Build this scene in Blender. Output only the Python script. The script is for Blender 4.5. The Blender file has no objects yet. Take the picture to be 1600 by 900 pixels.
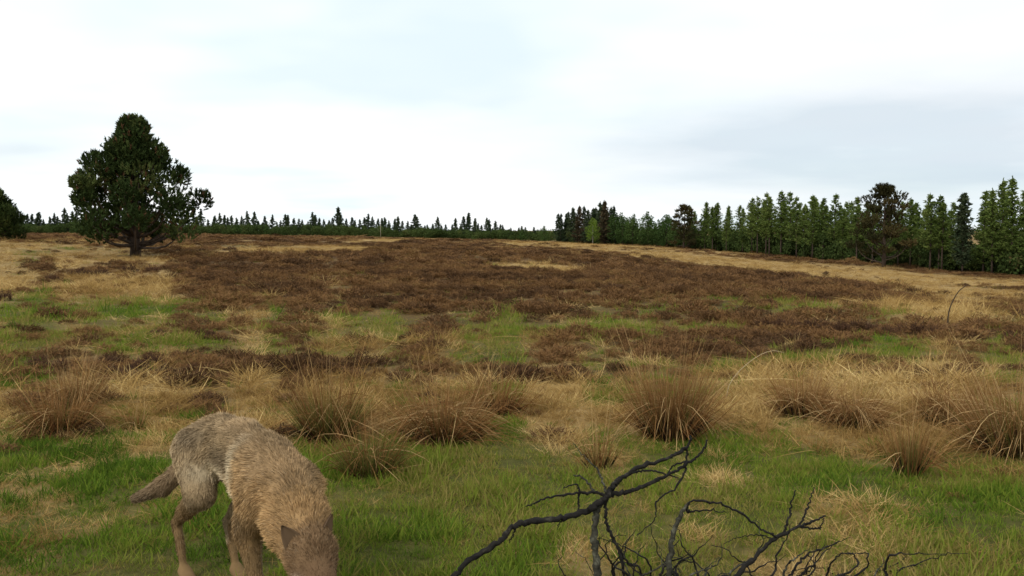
import bpy, math
import numpy as np
from mathutils import Vector, Matrix

# ------------------------------------------------------------------ camera, sky, sun, exposure
scene = bpy.context.scene
CAMZ = 1.55
PITCH = math.atan(90 / 1500)
cam_d = bpy.data.cameras.new('camera'); cam = bpy.data.objects.new('camera', cam_d)
scene.collection.objects.link(cam)
cam.location = (0, 0, CAMZ); cam.rotation_euler = (math.pi / 2 - PITCH, 0, 0)
cam_d.sensor_width = 36; cam_d.lens = 33.75; cam_d.clip_start = 0.05; cam_d.clip_end = 9000
scene.camera = cam
scene.view_settings.view_transform = 'Standard'; scene.view_settings.look = 'None'
scene.view_settings.exposure = 0.38; scene.view_settings.gamma = 1.0
scene.view_settings.use_curve_mapping = False
SUN_EL, SUN_AZ = math.radians(40), math.radians(215)     # azimuth clockwise from +Y: behind and to the left
sun_d = bpy.data.lights.new('sun', 'SUN'); sun_d.energy = 1.5; sun_d.angle = math.radians(11)
sun_d.color = (1.0, 0.95, 0.87)
sun = bpy.data.objects.new('sun', sun_d); scene.collection.objects.link(sun)
sv = Vector((math.sin(SUN_AZ) * math.cos(SUN_EL), math.cos(SUN_AZ) * math.cos(SUN_EL), math.sin(SUN_EL)))
sun.rotation_euler = (-sv).to_track_quat('-Z', 'Y').to_euler(); sun.location = sv * 50

world = bpy.data.worlds.new('World'); scene.world = world; world.use_nodes = True
wn, wl = world.node_tree.nodes, world.node_tree.links
wn.clear()
def N(tree, kind, **kw):
    n = tree.nodes.new(kind)
    for k, v in kw.items(): setattr(n, k, v)
    return n
wt = world.node_tree
w_out = N(wt, 'ShaderNodeOutputWorld')
sky = N(wt, 'ShaderNodeTexSky', sky_type='NISHITA', sun_disc=False)
sky.sun_elevation = SUN_EL; sky.sun_rotation = SUN_AZ
bg_sky = N(wt, 'ShaderNodeBackground'); bg_sky.inputs['Strength'].default_value = 0.12
wl.new(sky.outputs[0], bg_sky.inputs[0])
bg_cl = N(wt, 'ShaderNodeBackground'); bg_cl.inputs['Strength'].default_value = 0.90
tc = N(wt, 'ShaderNodeTexCoord')
sep = N(wt, 'ShaderNodeSeparateXYZ'); wl.new(tc.outputs['Generated'], sep.inputs[0])
def wmath(op, a, b=None, clamp=False):
    n = N(wt, 'ShaderNodeMath', operation=op, use_clamp=clamp)
    for i, v in enumerate((a, b)):
        if v is None: continue
        if isinstance(v, (int, float)): n.inputs[i].default_value = v
        else: wl.new(v, n.inputs[i])
    return n.outputs[0]
zz = wmath('ADD', wmath('ABSOLUTE', sep.outputs[2]), 0.12)
comb = N(wt, 'ShaderNodeCombineXYZ')
wl.new(wmath('DIVIDE', sep.outputs[0], zz), comb.inputs[0]); wl.new(wmath('DIVIDE', sep.outputs[1], zz), comb.inputs[1])
def wnoise(scale, detail, loc):
    mp = N(wt, 'ShaderNodeMapping'); mp.inputs['Location'].default_value = loc
    mp.inputs['Scale'].default_value = (1.0, 1.0, 1.0)
    wl.new(comb.outputs[0], mp.inputs['Vector'])
    n = N(wt, 'ShaderNodeTexNoise'); n.inputs['Scale'].default_value = scale; n.inputs['Detail'].default_value = detail
    n.inputs['Roughness'].default_value = 0.5
    wl.new(mp.outputs[0], n.inputs['Vector']); return n.outputs['Fac']
def wramp(f, stops):
    r = N(wt, 'ShaderNodeValToRGB'); e = r.color_ramp.elements
    while len(e) < len(stops): e.new(0.5)
    for el, (p, c) in zip(e, stops): el.position = p; el.color = (*c, 1)
    wl.new(f, r.inputs[0]); return r.outputs[0]
cl_a = wramp(wnoise(0.42, 4, (3.1, 0.4, 0)), [(0.36, (0.76, 0.86, 0.89)), (0.47, (0.93, 0.975, 0.985)), (0.58, (1.0, 1.0, 1.0))])
# low bank of blue-grey cloud over the wood on the right: soft blobs by direction
def blob(dx, dy, dz, sharp_h, sharp_v):
    ax = wmath('SUBTRACT', wmath('DIVIDE', sep.outputs[0], wmath('MAXIMUM', sep.outputs[1], 0.05)), dx / dy)
    az = wmath('SUBTRACT', wmath('DIVIDE', sep.outputs[2], wmath('MAXIMUM', sep.outputs[1], 0.05)), dz / dy)
    d2 = wmath('ADD', wmath('POWER', wmath('MULTIPLY', wmath('ABSOLUTE', ax), sharp_h), 2.0),
               wmath('POWER', wmath('MULTIPLY', wmath('ABSOLUTE', az), sharp_v), 2.0))
    return wmath('DIVIDE', 1.0, wmath('ADD', 1.0, wmath('POWER', d2, 1.5)))
n_s = wnoise(1.1, 5, (7.3, 2.2, 0))
bank = wmath('ADD', wmath('MULTIPLY', blob(0.36, 1, 0.085, 3.2, 17.0), 1.0), wmath('MULTIPLY', blob(-0.53, 1, 0.083, 12.0, 110.0), 0.5))
bank = wmath('ADD', bank, wmath('MULTIPLY', blob(0.52, 1, 0.14, 5.0, 9.0), 0.35))
bank = wmath('MULTIPLY', bank, wmath('ADD', wmath('MULTIPLY', n_s, 1.3), 0.25), clamp=True)
mixc = N(wt, 'ShaderNodeMix', data_type='RGBA')
wl.new(wmath('MULTIPLY', bank, 0.75, clamp=True), mixc.inputs['Factor']); wl.new(cl_a, mixc.inputs[6])
mixc.inputs[7].default_value = (0.52, 0.61, 0.69, 1)
wl.new(mixc.outputs[2], bg_cl.inputs[0])
mixs = N(wt, 'ShaderNodeMixShader')
thin = wramp(wnoise(0.8, 3, (1.7, 5.0, 0)), [(0.40, (0.90, 0.90, 0.90)), (0.6, (1, 1, 1))])
wl.new(thin, mixs.inputs[0]); wl.new(bg_sky.outputs[0], mixs.inputs[1]); wl.new(bg_cl.outputs[0], mixs.inputs[2])
wl.new(mixs.outputs[0], w_out.inputs[0])

# ------------------------------------------------------------------ maths helpers
rng = np.random.default_rng(11)
perm = np.random.default_rng(5).permutation(4096)
def _h(ix, iy, s): return perm[(perm[(ix + s * 131) & 4095] + iy) & 4095] / 4095.0
def vnoise(x, y, s=0):
    x = np.asarray(x, float); y = np.asarray(y, float)
    ix = np.floor(x).astype(int); iy = np.floor(y).astype(int)
    fx = x - ix; fy = y - iy
    fx = fx * fx * (3 - 2 * fx); fy = fy * fy * (3 - 2 * fy)
    a = _h(ix, iy, s); b = _h(ix + 1, iy, s); c = _h(ix, iy + 1, s); d = _h(ix + 1, iy + 1, s)
    return (a * (1 - fx) + b * fx) * (1 - fy) + (c * (1 - fx) + d * fx) * fy
def fbm(x, y, s=0, o=4):
    r = 0; a = 0.5; n = 0
    for i in range(o):
        r = r + a * vnoise(x * 2 ** i + 17.3 * i, y * 2 ** i - 9.1 * i, s + i); n += a; a *= 0.5
    return r / n - 0.5                     # about -0.5 .. 0.5
def norm(v): return v / np.maximum(np.linalg.norm(v, axis=-1, keepdims=True), 1e-9)
CP, SP = math.cos(PITCH), math.sin(PITCH)
def ray(px, py):
    u = (px - 800) / 1500; v = (450 - py) / 1500
    return np.array([u, CP + SP * v, -SP + CP * v])
def at(px, py, Y):                         # the point of the place seen at px, py that lies Y metres out
    d = ray(px, py); return np.array([0, 0, CAMZ]) + d * (Y / d[1])
def smooth(a, b, x): t = np.clip((np.asarray(x, float) - a) / (b - a), 0, 1); return t * t * (3 - 2 * t)

# ------------------------------------------------------------------ terrain
ctrl = []
for px in (-200, 200, 600, 1000, 1400, 1800):
    for Y in (2.5, 4.5, 7.5, 11):
        ctrl.append(((px - 800) / 1500 * Y, Y, 0.0))
for px, py, Y in [(205, 397, 49), (0, 376, 62), (-200, 376, 60), (400, 400, 50), (500, 384, 85), (800, 430, 32), (800, 378, 150), (700, 373, 280),
                  (300, 366, 290), (0, 365, 290), (-200, 365, 290), (870, 380, 200), (1000, 385, 170), (1100, 391, 150), (1200, 399, 128),
                  (1300, 407, 112), (1400, 416, 100), (1600, 433, 83), (1800, 446, 70), (1600, 474, 33), (1600, 523, 15), (1200, 452, 27), (1200, 414, 80),
                  (0, 470, 21), (0, 520, 14.5), (1000, 400, 75), (1800, 480, 30)]:
    p = at(px, py, Y); ctrl.append(tuple(p))
for X, Y, z in [(100, 300, -3.5), (180, 250, -4), (60, 400, -2.5), (-100, 600, 0.3), (0, 900, 0), (600, 900, -2), (-600, 900, 0)]:
    ctrl.append((X, Y, z))
ctrl = np.array(ctrl)
def polar(X, Y):
    return np.stack([np.clip(np.arctan2(X, np.maximum(Y, 1e-3)), -0.75, 0.75) * 2.2, np.log(np.clip(np.hypot(X, Y), 2.0, 1200))], -1)
cp = polar(ctrl[:, 0], ctrl[:, 1])
def phi(a, b): return np.sqrt(((a[:, None] - b[None]) ** 2).sum(-1) + 0.25)
_A = phi(cp, cp); wts = np.linalg.solve(_A - 1e-3 * np.eye(len(cp)), ctrl[:, 2])
def base_h(X, Y):
    X = np.ravel(np.asarray(X, float)); Y = np.ravel(np.asarray(Y, float))
    out = np.empty(len(X))
    for i in range(0, len(X), 20000):
        out[i:i + 20000] = phi(polar(X[i:i + 20000], Y[i:i + 20000]), cp) @ wts
    w = smooth(-1.0, 2.5, Y)
    return out * w
def height(X, Y):
    X = np.ravel(np.asarray(X, float)); Y = np.ravel(np.asarray(Y, float))
    r = np.hypot(X, Y)
    amp = smooth(1.0, 9, r)
    hum = fbm(X / 1.3, Y / 1.3, 3, 3) * 0.10 * (0.35 + 0.65 * amp) + fbm(X / 7, Y / 7, 9, 3) * 0.30 * smooth(6, 20, r)
    return base_h(X, Y) + hum * (1 - smooth(150, 320, r) * 0.7)
def ground(px, py):
    d = ray(px, py); t = np.geomspace(2.0, 900, 1500)
    P = np.array([0, 0, CAMZ]) + d * t[:, None]
    below = P[:, 2] < base_h(P[:, 0], P[:, 1])
    i = int(np.argmax(below)) if below.any() else len(t) - 1
    return P[i]

# what grows where: green grass, straw-coloured grass, heather
LY = np.log([3, 5, 6.3, 7.5, 9.5, 10.5, 12, 14, 18, 22, 26, 40, 90, 200, 400])
TG = [.95, .95, .82, .46, .36, .32, .42, .48, .46, .35, .18, .08, .05, .0, .0]
TS = [.50, .50, .52, .74, .68, .50, .40, .33, .28, .22, .2, .2, .25, .4, .55]
TH = [-.1, -.1, -.05, .12, .26, .48, .35, .32, .42, .58, .85, .9, .8, .5, .4]
PATCH = [  # px, py, half-width, half-depth in the photo's measure, kind, strength -> turned into ground ellipses in metres
 (60,430,130,40,'S',1.0),(60,520,140,14,'S',.25),(0,400,200,20,'S',.6),(470,391,65,6,'S',4.0),(830,415,62,6,'S',4.0),(150,455,130,16,'S',.45),(930,386,130,4,'S',2.4),
 (1150,412,110,9,'S',1.7),(1400,436,160,20,'S',1.1),(1560,470,130,28,'S',1.1),(1450,484,120,16,'S',.6),(620,375,25,2,'S',2.4),(730,373,110,2,'S',2.4),
 (1200,401,150,4,'S',.9),(1450,420,130,5,'S',.9),(250,440,90,8,'S',.6),(1150,620,80,30,'S',.4),(430,640,80,30,'S',.4),(1000,650,300,18,'S',.25),
 (110,492,120,7,'G',1.0),(530,432,25,4,'G',1.1),(770,548,60,14,'G',.8),(890,508,70,12,'G',.9),(650,505,80,9,'G',.5),(250,510,220,20,'S',.12),
 (1250,478,130,8,'G',.5),(1350,560,120,10,'G',.5),(770,740,130,45,'G',.6),(600,800,150,40,'G',.5),(250,720,120,30,'G',.4),(1200,690,100,30,'G',.4),
 (1300,740,100,40,'G',.35),(1100,515,40,8,'G',.4),(600,545,250,12,'S',.35),(400,545,150,10,'G',.3),(700,462,60,5,'G',.5),
 (300,432,170,12,'H',.6),(750,408,280,26,'H',.6),(1000,440,280,20,'H',.6),(90,565,62,13,'H',.9),(250,570,110,20,'H',1.0),(300,525,55,8,'H',.7),
 (500,572,110,13,'H',.8),(420,510,60,5,'H',.7),(800,582,140,11,'H',.6),(700,500,65,5,'H',.7),(930,528,60,8,'H',.7),(1000,490,90,9,'H',.6),
 (1310,505,180,12,'H',1.2),(1520,515,110,9,'H',.9),(1150,530,120,18,'H',.7),(1300,442,130,8,'H',1.0),(1420,467,95,3,'H',.9),(1530,466,60,5,'H',.7),
 (1460,572,75,13,'H',.9),(340,410,100,9,'H',.6),(1430,425,80,3,'H',.5),(170,420,75,7,'H',.8),(0,460,30,10,'H',.9),(560,400,160,8,'H',.4),(700,384,150,7,'H',.5),(1500,548,150,14,'G',.55),(1300,532,200,12,'H',.6),(1050,540,150,18,'H',.5),(1150,435,200,9,'H',.8),(600,480,250,10,'H',.3),(1560,540,100,8,'H',.5),(1080,396,170,3,'H',1.6),(1330,412,150,3,'H',1.3),(1490,428,90,3,'H',1.2),(1200,432,180,8,'H',.9),(1560,452,60,4,'H',.9)]
PW = []
for px, py, rx, ry, k, s in PATCH:
    c = ground(px, py); far = ground(px, py - ry); near = ground(px, py + ry)
    PW.append((c[0], math.log(c[1]), rx / 1500 * c[1], max(0.03, 0.5 * (math.log(far[1]) - math.log(near[1]))), k, s))
def veg(X, Y):
    X = np.ravel(X); Y = np.maximum(np.ravel(Y), 1.5)
    ly = np.log(Y)
    v = {'G': np.interp(ly, LY, TG), 'S': np.interp(ly, LY, TS), 'H': np.interp(ly, LY, TH)}
    w1 = fbm(X / 2.0, Y / 2.0, 21, 4); w2 = fbm(X / 2.0, Y / 2.0, 31, 4)
    for xc, lyc, dx, dl, k, s in PW:
        q = ((X - xc) / dx + w1 * 1.3) ** 2 + ((ly - lyc) / dl + w2 * 1.5) ** 2
        v[k] = v[k] + s * np.exp(-0.5 * q ** 2 / 1.2)
    fine = 0.5 + 0.5 * smooth(5, 25, Y)
    v['G'] = v['G'] + 0.9 * fbm(X / 1.1, Y / 1.1, 41, 4) + 0.5 * fbm(X / 7, Y / 7, 42, 3)
    v['S'] = v['S'] + 0.9 * fbm(X / 0.9, Y / 0.9, 51, 4) + 0.5 * fbm(X / 9, Y / 9, 52, 3)
    v['H'] = v['H'] + 0.9 * fbm(X / 1.5, Y / 1.5, 61, 4) + 0.6 * fbm(X / 8, Y / 8, 62, 3)
    lat = X / Y
    v['H'] = v['H'] - .75 * smooth(-.30, -.44, lat) * smooth(17, 24, Y) * smooth(75, 50, Y)
    v['S'] = v['S'] + .35 * smooth(-.30, -.44, lat) * smooth(17, 24, Y) * smooth(75, 50, Y)
    rt = smooth(.20, .42, lat) * smooth(20, 27, Y) * smooth(110, 80, Y)
    v['H'] = v['H'] - .36 * rt; v['S'] = v['S'] + .32 * rt + .5 * rt * fbm(X / 5, Y / 2, 66, 3)
    v['G'] = v['G'] + .16 * smooth(10.5, 13, Y) * smooth(26, 20, Y) + .12 * smooth(7.5, 6, Y)
    v['S'] = v['S'] - .12 * smooth(10.5, 13, Y) * smooth(26, 20, Y)
    nr_ = smooth(9.5, 6, Y); v['S'] = v['S'] + .5 * nr_ * fbm(X / .45, Y / .45, 53, 3)
    v['H'] = v['H'] + 0.8 * fbm(X / 2.6, Y / 1.1, 63, 3) * smooth(8, 11, Y)
    kk = 4.2 - 1.3 * smooth(9, 12, Y) * smooth(45, 28, Y)
    sz = np.clip(Y / 22, .32, 2.2)
    fn_ = [fbm(X / sz, Y / sz * .6, 81 + i, 4) for i in range(3)]
    far_ = smooth(24, 40, Y); v['H'] = v['H'] + 1.3 * far_ * fbm(X / 3.5, Y / 9, 67, 3)
    e = np.stack([np.exp(kk * (v[k] + 1.9 * fn_[i])) for i, k in enumerate('GSH')], -1)
    return .88 * e / e.sum(-1, keepdims=True) + np.array([.05, .05, .02])

# ------------------------------------------------------------------ mesh helpers
def mesh_np(name, V, T, attrs=None, smooth_shade=False, cols=None):
    me = bpy.data.meshes.new(name)
    V = np.asarray(V, np.float32); T = np.asarray(T, np.int32)
    k = T.shape[1] if len(T) else 3
    me.vertices.add(len(V)); me.vertices.foreach_set('co', V.ravel())
    if len(T):
        me.loops.add(T.size); me.loops.foreach_set('vertex_index', T.ravel())
        me.polygons.add(len(T)); me.polygons.foreach_set('loop_start', np.arange(0, T.size, k, dtype=np.int32))
        me.polygons.foreach_set('loop_total', np.full(len(T), k, np.int32))
        if smooth_shade: me.polygons.foreach_set('use_smooth', np.ones(len(T), bool))
    for nm, a in (attrs or {}).items():
        a = np.asarray(a, np.float32)
        at_ = me.attributes.new(nm, 'FLOAT' if a.ndim == 1 else 'FLOAT_VECTOR', 'POINT')
        at_.data.foreach_set('value' if a.ndim == 1 else 'vector', a.ravel())
    if cols is not None:
        ca = me.attributes.new('Col', 'FLOAT_COLOR', 'POINT')
        ca.data.foreach_set('color', np.c_[cols, np.ones(len(cols))].astype(np.float32).ravel())
    me.update(calc_edges=True); me.validate()
    return me
def obj(name, me, mat=None, parent=None, loc=None):
    o = bpy.data.objects.new(name, me)
    if me is not None and mat is not None and len(me.materials) == 0: me.materials.append(mat)
    scene.collection.objects.link(o)
    if parent is not None: o.parent = parent
    if loc is not None: o.location = loc
    return o
def tag(o, label=None, cat=None, group=None, kind=None):
    for k, v in (('label', label), ('category', cat), ('group', group), ('kind', kind)):
        if v: o[k] = v
    return o
def thing(name, label, cat, loc, rz=0, group=None, sc=1.0):
    o = bpy.data.objects.new(name, None); scene.collection.objects.link(o)
    o.location = loc; o.rotation_euler = (0, 0, rz); o.scale = (sc, sc, sc) if np.isscalar(sc) else sc
    o.empty_display_size = 0.2
    return tag(o, label, cat, group)
def blades(root, d, L, w, droop, segs, rg, taper=0.5, curl=0.0):
    """thin tapering blades / needles / hairs; returns verts, tris, per-vert blade id and height t"""
    n = len(root); d = norm(d); L = np.broadcast_to(L, n)[:, None]; w = np.broadcast_to(w, n)[:, None]
    droop = np.broadcast_to(droop, n)[:, None]
    side = norm(np.cross(d, rg.normal(size=(n, 3))))
    bendv = norm(np.cross(d, side)) * (rg.normal(size=(n, 1)) * curl)
    vs = []
    for k in range(segs):
        s = k / segs
        p = root + d * L * s + bendv * L * s * s; p = p - np.array([0, 0, 1.0]) * droop * L * s * s
        ww = w * (1 - taper * s) * 0.5
        vs += [p - side * ww, p + side * ww]
    p = root + d * L + bendv * L; p = p - np.array([0, 0, 1.0]) * droop * L
    vs.append(p)
    m = 2 * segs + 1
    V = np.stack(vs, 1).reshape(-1, 3)
    tri = []
    for k in range(segs - 1):
        a = 2 * k; tri += [(a, a + 1, a + 2), (a + 1, a + 3, a + 2)]
    a = 2 * (segs - 1); tri.append((a, a + 1, a + 2))
    T = (np.arange(n)[:, None, None] * m + np.array(tri)[None]).reshape(-1, 3)
    bid = np.repeat(np.arange(n), m)
    t = np.tile(np.array([k / segs for k in range(segs) for _ in (0, 1)] + [1.0]), n)
    return V, T, bid, t
def leaves(c, d, L, w, rg):
    """diamond-shaped leaf faces centred at c along d"""
    n = len(c); d = norm(d); L = np.broadcast_to(L, n)[:, None]; w = np.broadcast_to(w, n)[:, None]
    side = norm(np.cross(d, rg.normal(size=(n, 3))))
    V = np.stack([c - d * L * .5, c + side * w * .5, c + d * L * .5, c - side * w * .5], 1).reshape(-1, 3)
    T = (np.arange(n)[:, None, None] * 4 + np.array([(0, 1, 2), (0, 2, 3)])[None]).reshape(-1, 3)
    return V, T, np.repeat(np.arange(n), 4)
class Buf:
    def __init__(s): s.V, s.T, s.n, s.a = [], [], 0, []
    def add(s, V, T, a=None):
        s.V.append(V); s.T.append(np.asarray(T) + s.n); s.n += len(V)
        s.a.append(np.zeros(len(V)) if a is None else np.broadcast_to(a, len(V)))
    def mesh(s, name, smooth_shade=False):
        return mesh_np(name, np.concatenate(s.V), np.concatenate(s.T), {'tint': np.concatenate(s.a)}, smooth_shade)
def tube(pts, rad, sides=7, rough=0.0, rg=None, cap=True):
    pts = np.asarray(pts, float); rad = np.asarray(rad, float); n = len(pts)
    tg = norm(np.gradient(pts, axis=0))
    up = np.array([0.3, 0.2, 1.0]) if abs(tg[0, 2]) < 0.9 else np.array([1.0, 0.2, 0])
    V = []
    for i in range(n):
        s = norm(np.cross(tg[i], up)); b = np.cross(tg[i], s); up = -b if np.dot(-b, up) > 0 else b
        for k in range(sides):
            a = 2 * math.pi * k / sides
            r = rad[i] * (1 + (rg.normal() * rough if rg is not None else 0))
            V.append(pts[i] + (s * math.cos(a) + b * math.sin(a)) * r)
    T = []
    for i in range(n - 1):
        for k in range(sides):
            a = i * sides + k; b_ = i * sides + (k + 1) % sides; c = a + sides; d_ = b_ + sides
            T += [(a, b_, d_), (a, d_, c)]
    V.append(pts[0]); V.append(pts[-1]); c0 = len(V) - 2; c1 = len(V) - 1
    for k in range(sides):
        T.append((c0, (k + 1) % sides, k)); T.append((c1, (n - 1) * sides + k, (n - 1) * sides + (k + 1) % sides))
    return np.array(V), np.array(T)
def resample(pts, n):
    pts = np.asarray(pts, float)
    P = np.vstack([2 * pts[0] - pts[1], pts, 2 * pts[-1] - pts[-2]]); out = []
    m = len(pts) - 1
    for x in np.linspace(0, m, n):
        i = min(int(x), m - 1); t = x - i; a, b, c, d = P[i], P[i + 1], P[i + 2], P[i + 3]
        out.append(0.5 * (2 * b + (c - a) * t + (2 * a - 5 * b + 4 * c - d) * t * t + (3 * b - a - 3 * c + d) * t ** 3))
    return np.array(out)

# ------------------------------------------------------------------ materials
def ramp_node(tree, f, stops):
    r = N(tree, 'ShaderNodeValToRGB'); e = r.color_ramp.elements
    while len(e) < len(stops): e.new(0.5)
    for i, (p, c) in enumerate(stops): e[i].position = p; e[i].color = (*c, 1)
    tree.links.new(f, r.inputs[0]); return r.outputs[0]
def mat_leaf(name, stops, transl=0.2, rough=0.8, inst=False, objrand=0.0, spec=0.06):
    m = bpy.data.materials.new(name); m.use_nodes = True; t = m.node_tree; L = t.links
    b = t.nodes['Principled BSDF']; b.inputs['Roughness'].default_value = rough; b.inputs['Specular IOR Level'].default_value = spec
    a = N(t, 'ShaderNodeAttribute', attribute_name='tint'); f = a.outputs['Fac']
    def mth(op, x, y):
        n = N(t, 'ShaderNodeMath', operation=op)
        for i, v in enumerate((x, y)):
            if isinstance(v, (int, float)): n.inputs[i].default_value = v
            else: L.new(v, n.inputs[i])
        return n.outputs[0]
    if inst:
        ai = N(t, 'ShaderNodeAttribute', attribute_name='itint', attribute_type='INSTANCER')
        f = mth('ADD', mth('MULTIPLY', f, 0.45), mth('MULTIPLY', ai.outputs['Fac'], 0.55))
    if objrand:
        oi = N(t, 'ShaderNodeObjectInfo'); f = mth('ADD', mth('MULTIPLY', f, 1 - objrand), mth('MULTIPLY', oi.outputs['Random'], objrand))
    col = ramp_node(t, f, stops); L.new(col, b.inputs['Base Color'])
    if transl:
        tr = N(t, 'ShaderNodeBsdfTranslucent'); L.new(col, tr.inputs[0])
        mx = N(t, 'ShaderNodeMixShader'); mx.inputs[0].default_value = transl
        L.new(b.outputs[0], mx.inputs[1]); L.new(tr.outputs[0], mx.inputs[2]); L.new(mx.outputs[0], t.nodes['Material Output'].inputs[0])
    return m
def mat_noise(name, stops, scale, rough=0.85, bump=0.4, detail=6, stretch=(1, 1, 1), dist=0.02):
    m = bpy.data.materials.new(name); m.use_nodes = True; t = m.node_tree; L = t.links
    b = t.nodes['Principled BSDF']; b.inputs['Roughness'].default_value = rough; b.inputs['Specular IOR Level'].default_value = 0.2
    tc_ = N(t, 'ShaderNodeTexCoord'); mp = N(t, 'ShaderNodeMapping'); mp.inputs['Scale'].default_value = stretch
    L.new(tc_.outputs['Object'], mp.inputs[0])
    n = N(t, 'ShaderNodeTexNoise'); n.inputs['Scale'].default_value = scale; n.inputs['Detail'].default_value = detail; n.inputs['Roughness'].default_value = 0.65
    L.new(mp.outputs[0], n.inputs['Vector'])
    L.new(ramp_node(t, n.outputs['Fac'], stops), b.inputs['Base Color'])
    bp = N(t, 'ShaderNodeBump'); bp.inputs['Strength'].default_value = bump; bp.inputs['Distance'].default_value = dist
    L.new(n.outputs['Fac'], bp.inputs['Height']); L.new(bp.outputs[0], b.inputs['Normal'])
    return m
def mat_ground():
    m = bpy.data.materials.new('heath_ground'); m.use_nodes = True; t = m.node_tree; L = t.links
    b = t.nodes['Principled BSDF']; b.inputs['Roughness'].default_value = 0.95; b.inputs['Specular IOR Level'].default_value = 0.05
    tc_ = N(t, 'ShaderNodeTexCoord')
    def ns(scale, det):
        n = N(t, 'ShaderNodeTexNoise'); n.inputs['Scale'].default_value = scale; n.inputs['Detail'].default_value = det
        n.inputs['Roughness'].default_value = 0.7
        L.new(tc_.outputs['Object'], n.inputs['Vector']); return n.outputs['Fac']
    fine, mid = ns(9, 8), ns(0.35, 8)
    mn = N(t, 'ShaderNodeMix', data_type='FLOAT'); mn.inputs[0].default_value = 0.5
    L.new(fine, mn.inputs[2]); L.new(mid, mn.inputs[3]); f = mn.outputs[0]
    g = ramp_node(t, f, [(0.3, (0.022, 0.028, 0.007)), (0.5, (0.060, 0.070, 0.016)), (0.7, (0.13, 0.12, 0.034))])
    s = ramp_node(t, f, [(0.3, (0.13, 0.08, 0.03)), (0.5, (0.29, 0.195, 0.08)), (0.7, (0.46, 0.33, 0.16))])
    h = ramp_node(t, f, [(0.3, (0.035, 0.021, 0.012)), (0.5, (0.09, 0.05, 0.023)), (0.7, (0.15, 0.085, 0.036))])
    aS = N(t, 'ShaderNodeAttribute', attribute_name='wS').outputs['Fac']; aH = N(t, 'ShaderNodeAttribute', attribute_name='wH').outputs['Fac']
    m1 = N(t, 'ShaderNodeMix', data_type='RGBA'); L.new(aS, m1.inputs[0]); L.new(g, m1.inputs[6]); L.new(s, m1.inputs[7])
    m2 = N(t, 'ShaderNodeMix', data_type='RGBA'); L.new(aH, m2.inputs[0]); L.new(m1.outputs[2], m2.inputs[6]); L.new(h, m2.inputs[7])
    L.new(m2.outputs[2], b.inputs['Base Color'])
    bp = N(t, 'ShaderNodeBump'); bp.inputs['Strength'].default_value = 0.7; bp.inputs['Distance'].default_value = 0.06
    L.new(fine, bp.inputs['Height']); L.new(bp.outputs[0], b.inputs['Normal'])
    return m
M = {}
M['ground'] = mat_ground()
M['green'] = mat_leaf('green_grass_blades', [(0.0, (0.04, 0.065, 0.010)), (0.3, (0.080, 0.145, 0.013)), (0.6, (0.16, 0.21, 0.024)), (0.8, (0.20, 0.185, 0.042)), (1.0, (0.29, 0.22, 0.075))], 0.3, inst=True)
M['straw'] = mat_leaf('dry_grass_blades', [(0.0, (0.13, 0.065, 0.022)), (0.3, (0.26, 0.16, 0.050)), (0.6, (0.42, 0.28, 0.10)), (1.0, (0.60, 0.45, 0.20))], 0.25, inst=True)
M['heather'] = mat_leaf('heather_twigs', [(0.0, (0.035, 0.020, 0.012)), (0.3, (0.098, 0.053, 0.024)), (0.6, (0.17, 0.092, 0.038)), (0.8, (0.21, 0.112, 0.044)), (1.0, (0.15, 0.120, 0.038))], 0.1, inst=True)
M['heather_solo'] = mat_leaf('heather_bush_twigs', [(0.0, (0.03, 0.018, 0.013)), (0.5, (0.075, 0.04, 0.024)), (1.0, (0.14, 0.075, 0.04))], 0.1, objrand=0.3)
M['rush_dry'] = mat_leaf('rush_dry_stems', [(0.0, (0.045, 0.020, 0.009)), (0.3, (0.115, 0.046, 0.014)), (0.62, (0.235, 0.125, 0.045)), (1.0, (0.50, 0.36, 0.17))], 0.15, objrand=0.15)
M['rush_green'] = mat_leaf('rush_green_stems', [(0.0, (0.05, 0.06, 0.012)), (0.6, (0.11, 0.11, 0.025)), (1.0, (0.22, 0.18, 0.05))], 0.15, objrand=0.1)
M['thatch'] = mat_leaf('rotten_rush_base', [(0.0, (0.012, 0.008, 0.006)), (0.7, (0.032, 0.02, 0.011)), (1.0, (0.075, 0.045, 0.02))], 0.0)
M['bark'] = mat_noise('conifer_bark', [(0.3, (0.022, 0.016, 0.012)), (0.7, (0.085, 0.06, 0.042))], 5, stretch=(1, 1, .25))
M['birch_bark'] = mat_noise('birch_bark', [(0.35, (0.10, 0.09, 0.08)), (0.55, (0.5, 0.48, 0.44))], 6)
M['dead'] = mat_noise('dead_wood', [(0.3, (0.005, 0.0045, 0.004)), (0.58, (0.014, 0.012, 0.010)), (0.74, (0.06, 0.055, 0.04))], 28, bump=1.0, stretch=(1, 1, 1), dist=0.012)
M['lichen'] = mat_noise('lichened_wood', [(0.35, (0.012, 0.011, 0.009)), (0.55, (0.045, 0.043, 0.030)), (0.72, (0.15, 0.15, 0.105))], 30, bump=0.8, dist=0.01)
M['twig'] = mat_noise('thin_twig', [(0.3, (0.025, 0.018, 0.012)), (0.7, (0.07, 0.05, 0.03))], 20)
M['pine_near'] = mat_leaf('pine_needles', [(0.0, (0.015, 0.024, 0.007)), (0.45, (0.032, 0.052, 0.014)), (0.85, (0.080, 0.100, 0.028)), (1.0, (0.11, 0.06, 0.03))], 0.1)
M['pine_brown'] = mat_leaf('brown_pine_needles', [(0.0, (0.020, 0.023, 0.009)), (0.5, (0.050, 0.045, 0.017)), (1.0, (0.11, 0.078, 0.030))], 0.1)
M['pine_dark'] = mat_leaf('dark_pine_needles', [(0.0, (0.014, 0.02, 0.009)), (0.5, (0.035, 0.04, 0.018)), (1.0, (0.075, 0.06, 0.028))], 0.1)
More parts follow.
